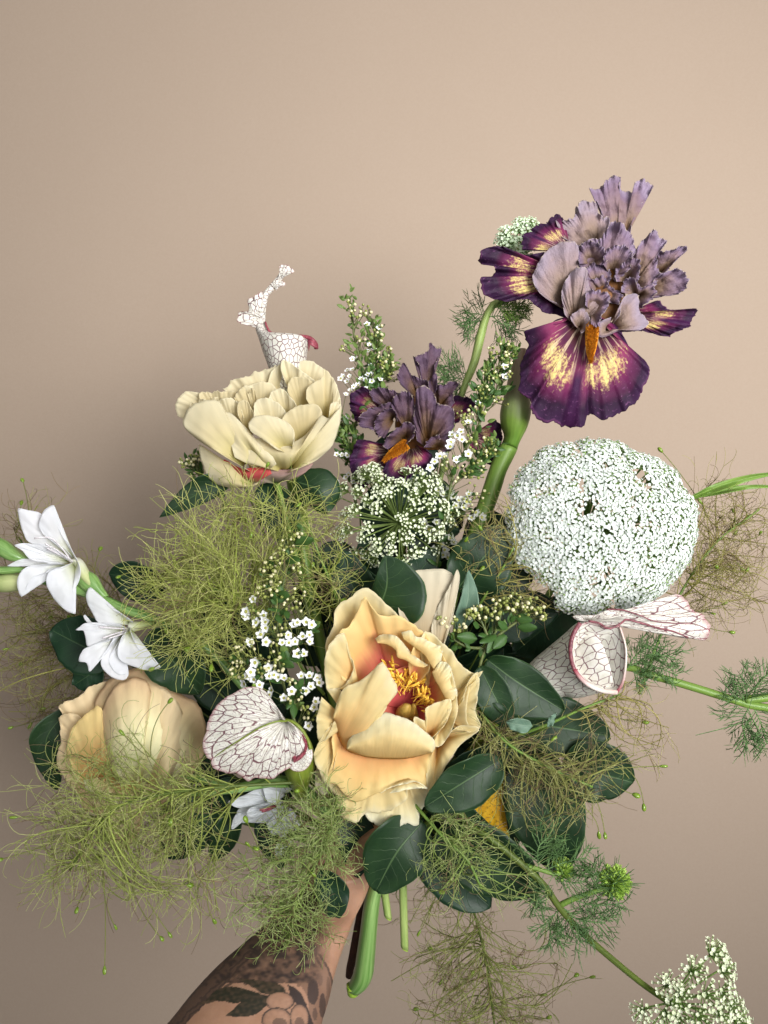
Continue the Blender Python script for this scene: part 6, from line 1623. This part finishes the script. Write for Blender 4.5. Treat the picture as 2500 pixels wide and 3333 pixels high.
plume('brown green plume behind the big white umbel at the right edge', 0.69,
      [(1380, 1500, 0), (1450, 1320, 0), (1540, 1180, 0), (1640, 1100, 0)],
      [(1560, 1080, 90, 60, 2, 18), (1600, 1180, 90, 90, 2, 28), (1540, 1250, 80, 80, 2, 24), (1500, 1150, 60, 110, 2, 18), (1640, 1260, 60, 60, 2, 12)],
      1500, 56, L=(0.012, 0.032), c0=(0.19, 0.18, 0.05), c1=(0.32, 0.30, 0.12), brown=0.35, pods=[(1432, 978, 0), (1557, 1307, 0.5), (1573, 1365, 0), (1608, 1240, 0.5), (1600, 1225, 0.5), (1640, 1155, 0.5)], npod=6)
plume('fine brown plume spread over the large leaves at the lower right', 0.58,
      [(1010, 1500, -1.5), (1090, 1600, 0), (1190, 1660, 0.6), (1280, 1700, 0.6)],
      [(1120, 1640, 100, 70, 1.5, 26), (1220, 1660, 110, 70, 1.5, 32), (1150, 1740, 100, 60, 1.5, 24), (1310, 1640, 80, 60, 1.5, 16), (1060, 1600, 70, 50, 1.2, 14), (1250, 1740, 70, 50, 1.2, 12)],
      1150, 57, L=(0.008, 0.026), curl=(0.1, 1.4), c0=(0.18, 0.19, 0.06), c1=(0.34, 0.34, 0.14), brown=0.38, pods=[(1390, 1735, 0.3), (1423, 1655, 0.3), (1365, 1715, 0.3), (1293, 1795, 0.2), (1306, 1797, 0.2), (1190, 1600, 0.6)], npod=1)
plume('wispy plume reaching right below the open pitcher leaf', 0.60,
      [(1080, 1600, -1), (1170, 1570, 0), (1260, 1530, 0.3), (1340, 1500, 0.3)],
      [(1370, 1530, 70, 60, 1.2, 18), (1400, 1590, 60, 40, 1.2, 12), (1320, 1490, 50, 40, 1.0, 8), (1270, 1560, 70, 40, 1, 8)],
      300, 58, L=(0.010, 0.026), curl=(0.1, 1.0), c0=(0.22, 0.20, 0.07), c1=(0.38, 0.36, 0.16), brown=0.4, pods=[(1386, 1560, 0.2)], npod=1)
plume('green plume over the leaves below the peach peony', 0.575,
      [(880, 1720, -1.5), (950, 1800, 0), (1010, 1860, 0.5), (1040, 1920, 0.5)],
      [(990, 1800, 70, 50, 1.2, 18), (1020, 1860, 90, 60, 1.2, 22), (960, 1900, 60, 60, 1.2, 16), (1100, 1900, 60, 60, 1.2, 12)],
      620, 59, L=(0.010, 0.026), c0=(0.16, 0.22, 0.06), c1=(0.36, 0.40, 0.16), brown=0.2, npod=1)
plume('airy hanging plume at the bottom centre below the bouquet', 0.665,
      [(960, 1820, 0), (1020, 1960, 0), (1050, 2080, 0), (1070, 2230, 0)],
      [(990, 2020, 110, 70, 2, 24), (1050, 2120, 130, 80, 2, 36), (920, 2110, 90, 80, 2, 24), (1000, 2200, 150, 60, 2, 34), (1130, 2180, 80, 70, 2, 14), (900, 1960, 60, 50, 2, 10), (1180, 2060, 60, 80, 2, 8)],
      1500, 60, L=(0.010, 0.028), c0=(0.15, 0.17, 0.05), c1=(0.28, 0.30, 0.10), brown=0.35, pods=[(930, 2050, 0.3), (1105, 2085, 0.3), (1240, 2110, 0.3), (1272, 2112, 0.3), (905, 2180, 0.3), (1165, 2150, 0.3), (1180, 2200, 0.3)], npod=3, stemmat=m_stem_dark)
plume('brown wisps at the left edge of the big white umbel', 0.618,
      [(980, 1400, -2), (1040, 1300, -0.5), (1090, 1220, 0), (1120, 1160, 0)],
      [(1080, 1180, 80, 50, 1.2, 18), (1130, 1250, 70, 60, 1.2, 22), (1150, 1300, 70, 30, 1.2, 12), (1080, 1090, 50, 40, 1, 10), (1020, 1190, 60, 60, 1, 8)],
      520, 61, L=(0.010, 0.026), c0=(0.20, 0.19, 0.06), c1=(0.34, 0.33, 0.13), brown=0.38, pods=[(1042, 1147, 0.8), (1010, 1160, 0.8)], npod=1)
plume('short green wisps between the pitcher hood and the peach peony', 0.61,
      [(760, 1720, -1.5), (740, 1740, -0.5), (720, 1760, 0)],
      [(730, 1750, 60, 60, 1, 14), (620, 1720, 50, 40, 1, 8), (890, 1480, 20, 20, 0.5, 1)], 240, 62, L=(0.010, 0.024), c0=(0.16, 0.22, 0.06), c1=(0.36, 0.40, 0.16), brown=0.2, npod=0)

# ------------------------------------------------------------------ cut stems below the hand
d = 0.62
t = thing('cut_stem', 'thick bright green cut stem hanging straight below the hand', 'stem', at(ZK, 1500, 500, d), 'cut stems below the hand')
loft(t, 'stalk', m_stem_bright, ZK, d, [(1500, 180, 1600, 180, 0.9, 0), (1470, 420, 1560, 420, 0.95, 0), (1420, 600, 1528, 600, 1.0, 0.2), (1392, 800, 1508, 800, 1.05, 0.3), (1368, 960, 1494, 980, 1.1, 0.3), (1352, 1060, 1482, 1080, 1.15, 0.3), (1330, 1120, 1450, 1150, 1.0, 0.3), (1306, 1170, 1400, 1200, 0.7, 0.3)], n=28, m=50)
loft(t, 'cut_end', m_stem_cut, ZK, d, [(1302, 1150, 1400, 1185, 0.66, 0.35), (1304, 1190, 1385, 1215, 0.5, 0.35), (1312, 1222, 1368, 1232, 0.3, 0.35)], n=20, m=10)
t = thing('cut_stem', 'dark red brown woody stem beside the thick green stem', 'stem', at(ZK, 1420, 500, 0.635), 'cut stems below the hand')
loft(t, 'stalk', m_twig, ZK, 0.635, [(1420, 300, 1490, 300, 0.4, 0), (1390, 560, 1440, 560, 0.4, 0), (1345, 800, 1400, 800, 0.38, 0), (1318, 950, 1372, 960, 0.36, 0), (1300, 1040, 1350, 1060, 0.34, 0), (1296, 1095, 1335, 1105, 0.3, 0)], n=14, m=40)
for x0, y0, x1, y1, w, lab, dd in ((870, 1900, 874, 2052, 17, 'pale green stem right of the thick green stem', 0.64), (828, 1900, 838, 1985, 17, 'short pale stem just right of the thick green stem', 0.632)):
    t = thing('cut_stem', lab, 'stem', at(D, x0, y0 - 100, dd), 'cut stems below the hand')
    xu = x0 + (x0 - x1) * 0.7
    loft(t, 'stalk', m_stem_pale, D, dd, [(xu - w / 2, y0 - 100, xu + w / 2, y0 - 100, w * 0.015, 0), (x0 - w / 2, y0, x0 + w / 2, y0, w * 0.016, 0), (x1 - w * 0.5, y1 - 8, x1 + w * 0.5, y1, w * 0.017, 0)], n=14, m=24)
    loft(t, 'cut_end', m_stem_cut, D, dd, [(x1 - w * 0.44, y1 - 8, x1 + w * 0.44, y1 - 0.5, w * 0.014, 0), (x1 - w * 0.40, y1 - 4, x1 + w * 0.42, y1 + 3, w * 0.012, 0)], n=14, m=4)

# ------------------------------------------------------------------ the arm
def arm():
    t_ = thing('person', 'tattooed forearm and hand holding up the bouquet from below', 'person', at(ZK, 600, 1500, 0.49), None)
    d_ = 0.60
    geo = []
    geo.append(loft_geo(ZK, [(-1100, 2900, 560, 2900, 4.6, 16.0), (-700, 2400, 840, 2400, 4.4, 12.0), (-300, 1900, 1060, 1900, 4.1, 8.6), (-60, 1600, 1110, 1600, 3.9, 6.9), (100, 1416, 1135, 1416, 3.7, 5.7), (240, 1240, 1185, 1250, 3.5, 4.4), (420, 1050, 1232, 1050, 3.2, 3.0), (630, 870, 1300, 850, 2.8, 1.4), (790, 720, 1362, 690, 2.5, 0.2), (900, 610, 1415, 590, 2.2, -1.0), (985, 500, 1460, 480, 2.0, -2.0), (1040, 400, 1495, 380, 1.9, -2.8), (1080, 280, 1520, 260, 1.8, -3.4), (1110, 150, 1520, 120, 1.7, -3.8), (1150, 40, 1480, 20, 1.2, -4.0)], d_, 40, 60)[:2])
    # four fingers closing round the stems from behind, the thumb over the front
    for k in range(4):
        y = 60 + 82 * k
        pth = [at(ZK, 1400, y + 10, d_, -4.6), at(ZK, 1560, y + 16, d_, -5.2), at(ZK, 1690, y + 24, d_, -4.4), at(ZK, 1725 - 12 * abs(k - 1), y + 34, d_, -3.0), at(ZK, 1650 - 20 * abs(k - 1), y + 40, d_, -1.7)]
        P = spline(np.array(pth), 22)[None]
        geo.append(threads_geo(P, np.linspace(0.0092, 0.0070, 22)[None] * (1 if k < 3 else 0.86), 12, k))
        for q in (0, -1):
            geo.append(sphere_geo(P[0, q], 0.0092 if q == 0 else 0.0070))
    P = spline(np.array([at(ZK, 1300, 360, d_, -2.0), at(ZK, 1400, 260, d_, -1.2), at(ZK, 1500, 170, d_, -0.6), at(ZK, 1590, 90, d_, -0.9)]), 22)[None]
    geo.append(threads_geo(P, np.linspace(0.012, 0.0082, 22)[None], 14, 9))
    for q, r in ((0, 0.012), (-1, 0.0082)):
        geo.append(sphere_geo(P[0, q], r))
    V, Fs, off = [], [], 0
    for g in geo:
        fs = g[1] if isinstance(g[1], list) else [g[1]]
        V.append(g[0]); Fs += [f + off for f in fs]; off += len(g[0])
    me = make_mesh('arm_raw', np.concatenate(V), Fs, m_skin)
    o = bpy.data.objects.new('arm_raw', me)
    C.objects.link(o)
    md = o.modifiers.new('r', 'REMESH'); md.mode = 'VOXEL'; md.voxel_size = 0.0009
    md = o.modifiers.new('s', 'SMOOTH'); md.factor = 0.5; md.iterations = 14
    dg = bpy.context.evaluated_depsgraph_get()
    body = bpy.data.meshes.new_from_object(o.evaluated_get(dg))
    bpy.data.objects.remove(o)
    n = len(body.vertices)
    co = np.empty(n * 3, np.float32); body.vertices.foreach_get('co', co); co = co.reshape(-1, 3).astype(float)
    dep = co[:, 1] - CAMY
    X = (co[:, 0] / dep * FPX + 1250.0 - ZK[0]) / ZK[2]
    Y = (-(co[:, 2] - CAMZ) / dep * FPX + 1666.5 - ZK[1]) / ZK[2]
    ink, green = tattoo(X, Y)
    # the back of the arm carries plain shading only
    a = body.color_attributes.new('Col', 'FLOAT_COLOR', 'POINT')
    cc = np.stack([ink, green, np.zeros(n), np.ones(n)], 1).astype(np.float32)
    a.data.foreach_set('color', cc.ravel())
    body.materials.clear(); body.materials.append(m_skin)
    body.polygons.foreach_set('use_smooth', np.ones(len(body.polygons), bool))
    part('body', body, t_)


def sphere_geo(c, r, n=12, m=8):
    V = []
    for i in range(m + 1):
        a = math.pi * i / m
        for j in range(n):
            V.append((c[0] + r * math.sin(a) * math.cos(2 * math.pi * j / n), c[1] + r * math.sin(a) * math.sin(2 * math.pi * j / n), c[2] + r * math.cos(a)))
    return np.array(V), np.array([(i * n + j, i * n + (j + 1) % n, (i + 1) * n + (j + 1) % n, (i + 1) * n + j) for i in range(m) for j in range(n)])


def inside(X, Y, poly):
    poly = spline(np.array(list(poly) + [poly[0]], float), 60)[:-1]
    r = np.zeros(X.shape, bool)
    j = len(poly) - 1
    for i in range(len(poly)):
        xi, yi = poly[i]; xj, yj = poly[j]
        c = ((yi > Y) != (yj > Y)) & (X < (xj - xi) * (Y - yi) / (yj - yi + 1e-12) + xi)
        r ^= c
        j = i
    return r


def seg_dist(X, Y, P):
    P = spline(np.array(P, float), 30)
    m = np.full(X.shape, 1e9)
    for (ax, ay), (bx, by) in zip(P[:-1], P[1:]):
        t_ = np.clip(((X - ax) * (bx - ax) + (Y - ay) * (by - ay)) / ((bx - ax) ** 2 + (by - ay) ** 2 + 1e-9), 0, 1)
        m = np.minimum(m, np.hypot(X - ax - t_ * (bx - ax), Y - ay - t_ * (by - ay)))
    return m


def tattoo(X, Y):
    rg_ = np.random.default_rng(12)
    ink = np.zeros(X.shape); green = np.zeros(X.shape)
    nz = crumple(X, Y, 90, rg_); nz2 = crumple(X, Y, 34, rg_)

    def put(mask, v):
        nonlocal ink
        ink = np.where(mask, np.maximum(ink, v), ink)
    zone = (X < 1200) & (Y > 520)
    ink = np.where(zone & (Y < 1140), np.clip(0.74 + 0.16 * nz + 0.08 * nz2, 0.2, 0.9) * np.clip((1200 - X) / 120, 0, 1), ink)
    # band of scrollwork along the left edge
    band = seg_dist(X, Y, [(900, 600), (740, 800), (600, 930), (470, 1060), (330, 1200), (190, 1340), (80, 1440)])
    put(band < 70, 0.72)
    put((np.abs(band - 34 - 10 * nz) < 7), 0.85)
    put((np.abs(band - 64 - 8 * nz) < 6), 0.85)
    for o_ in (40, 85):
        b2 = seg_dist(X, Y, [(660 + o_, 900), (560 + o_, 1020), (450 + o_, 1130), (330 + o_ * .6, 1240), (230 + o_ * .3, 1330)])
        put(b2 < 9, 0.7)
    put(inside(X, Y, [(880, 600), (1000, 520), (1060, 600), (990, 720), (860, 770), (760, 770)]), 0.8)
    put(inside(X, Y, [(1010, 560), (1060, 620), (1020, 760), (930, 900), (900, 820)]), 0.5)
    # leaves
    for poly, v in (([(340, 1268), (430, 1185), (540, 1165), (650, 1190), (728, 1218), (640, 1248), (560, 1276), (450, 1262)], 0.93),
                    ([(486, 1362), (560, 1296), (600, 1258), (720, 1216), (785, 1240), (790, 1272), (740, 1312), (690, 1352), (590, 1368)], 0.93),
                    ([(560, 1105), (700, 1120), (850, 1148), (890, 1205), (760, 1218), (670, 1170)], 0.88),
                    ([(300, 1290), (340, 1262), (420, 1256), (360, 1280)], 0.8)):
        mk = inside(X, Y, poly)
        ink = np.where(mk, np.clip(v + 0.06 * nz2, 0, 1), ink)
        green = np.where(mk, 1.0, green)
    put(inside(X, Y, [(905, 1150), (965, 1180), (1010, 1235), (1045, 1320), (1075, 1430), (1000, 1430), (985, 1320), (930, 1240)]), 0.9)
    # flower: three petals, each pale with a soft dark edge
    for cx, cy, rx, ry in ((852, 1262, 92, 62), (832, 1392, 98, 82), (985, 1372, 62, 88)):
        e = ((X - cx) / rx) ** 2 + ((Y - cy) / ry) ** 2
        ink = np.where(e < 1.0, np.clip(0.12 + 0.75 * np.clip(e - 0.55, 0, 1) + 0.05 * nz2, 0, 1), ink)
        put((e > 0.93) & (e < 1.14), 0.85)
    put(((X - 850) / 52) ** 2 + ((Y - 1425) / 52) ** 2 < 1, 0.6)
    put(((X - 985) / 34) ** 2 + ((Y - 1420) / 50) ** 2 < 1, 0.6)
    # dotted strip on the right
    strip = inside(X, Y, [(1010, 930), (1120, 950), (1190, 1060), (1205, 1200), (1170, 1330), (1130, 1430), (1060, 1430), (1040, 1250), (980, 1110)])
    put(strip, 0.42)
    for cx, cy, rx, ry, v in ((1076, 1200, 38, 86, 0.85), (1140, 1292, 22, 84, 0.82), (1125, 1120, 18, 40, 0.6), (1180, 1170, 14, 70, 0.6), (1035, 1105, 12, 10, 0.8), (1090, 1350, 16, 44, 0.7), (1170, 1260, 10, 40, 0.6), (1000, 1060, 26, 18, 0.6), (1085, 1080, 12, 12, 0.8)):
        put(((X - cx) / rx) ** 2 + ((Y - cy) / ry) ** 2 < 1, v)
    put(((X - 955) / 80) ** 2 + ((Y - 1050) / 95) ** 2 < 1, 0.62)
    put(seg_dist(X, Y, [(1060, 800), (1090, 880), (1100, 970), (1140, 1040)]) < 7, 0.75)
    put(seg_dist(X, Y, [(1120, 950), (1180, 1050), (1212, 1180), (1200, 1280), (1165, 1400)]) < 8, 0.75)
    put(seg_dist(X, Y, [(960, 880), (1050, 900), (1130, 960)]) < 9, 0.6)
    for k in range(14):
        cx, cy = rg_.uniform(620, 1080), rg_.uniform(880, 1120)
        a = rg_.uniform(0, 3.1); L = rg_.uniform(40, 90)
        u_ = (X - cx) * math.cos(a) + (Y - cy) * math.sin(a); v_ = -(X - cx) * math.sin(a) + (Y - cy) * math.cos(a)
        put((u_ / L) ** 2 + (v_ / (L * 0.33)) ** 2 < 1, rg_.uniform(0.4, 0.75))
    return np.clip(ink, 0, 0.96), green


arm()
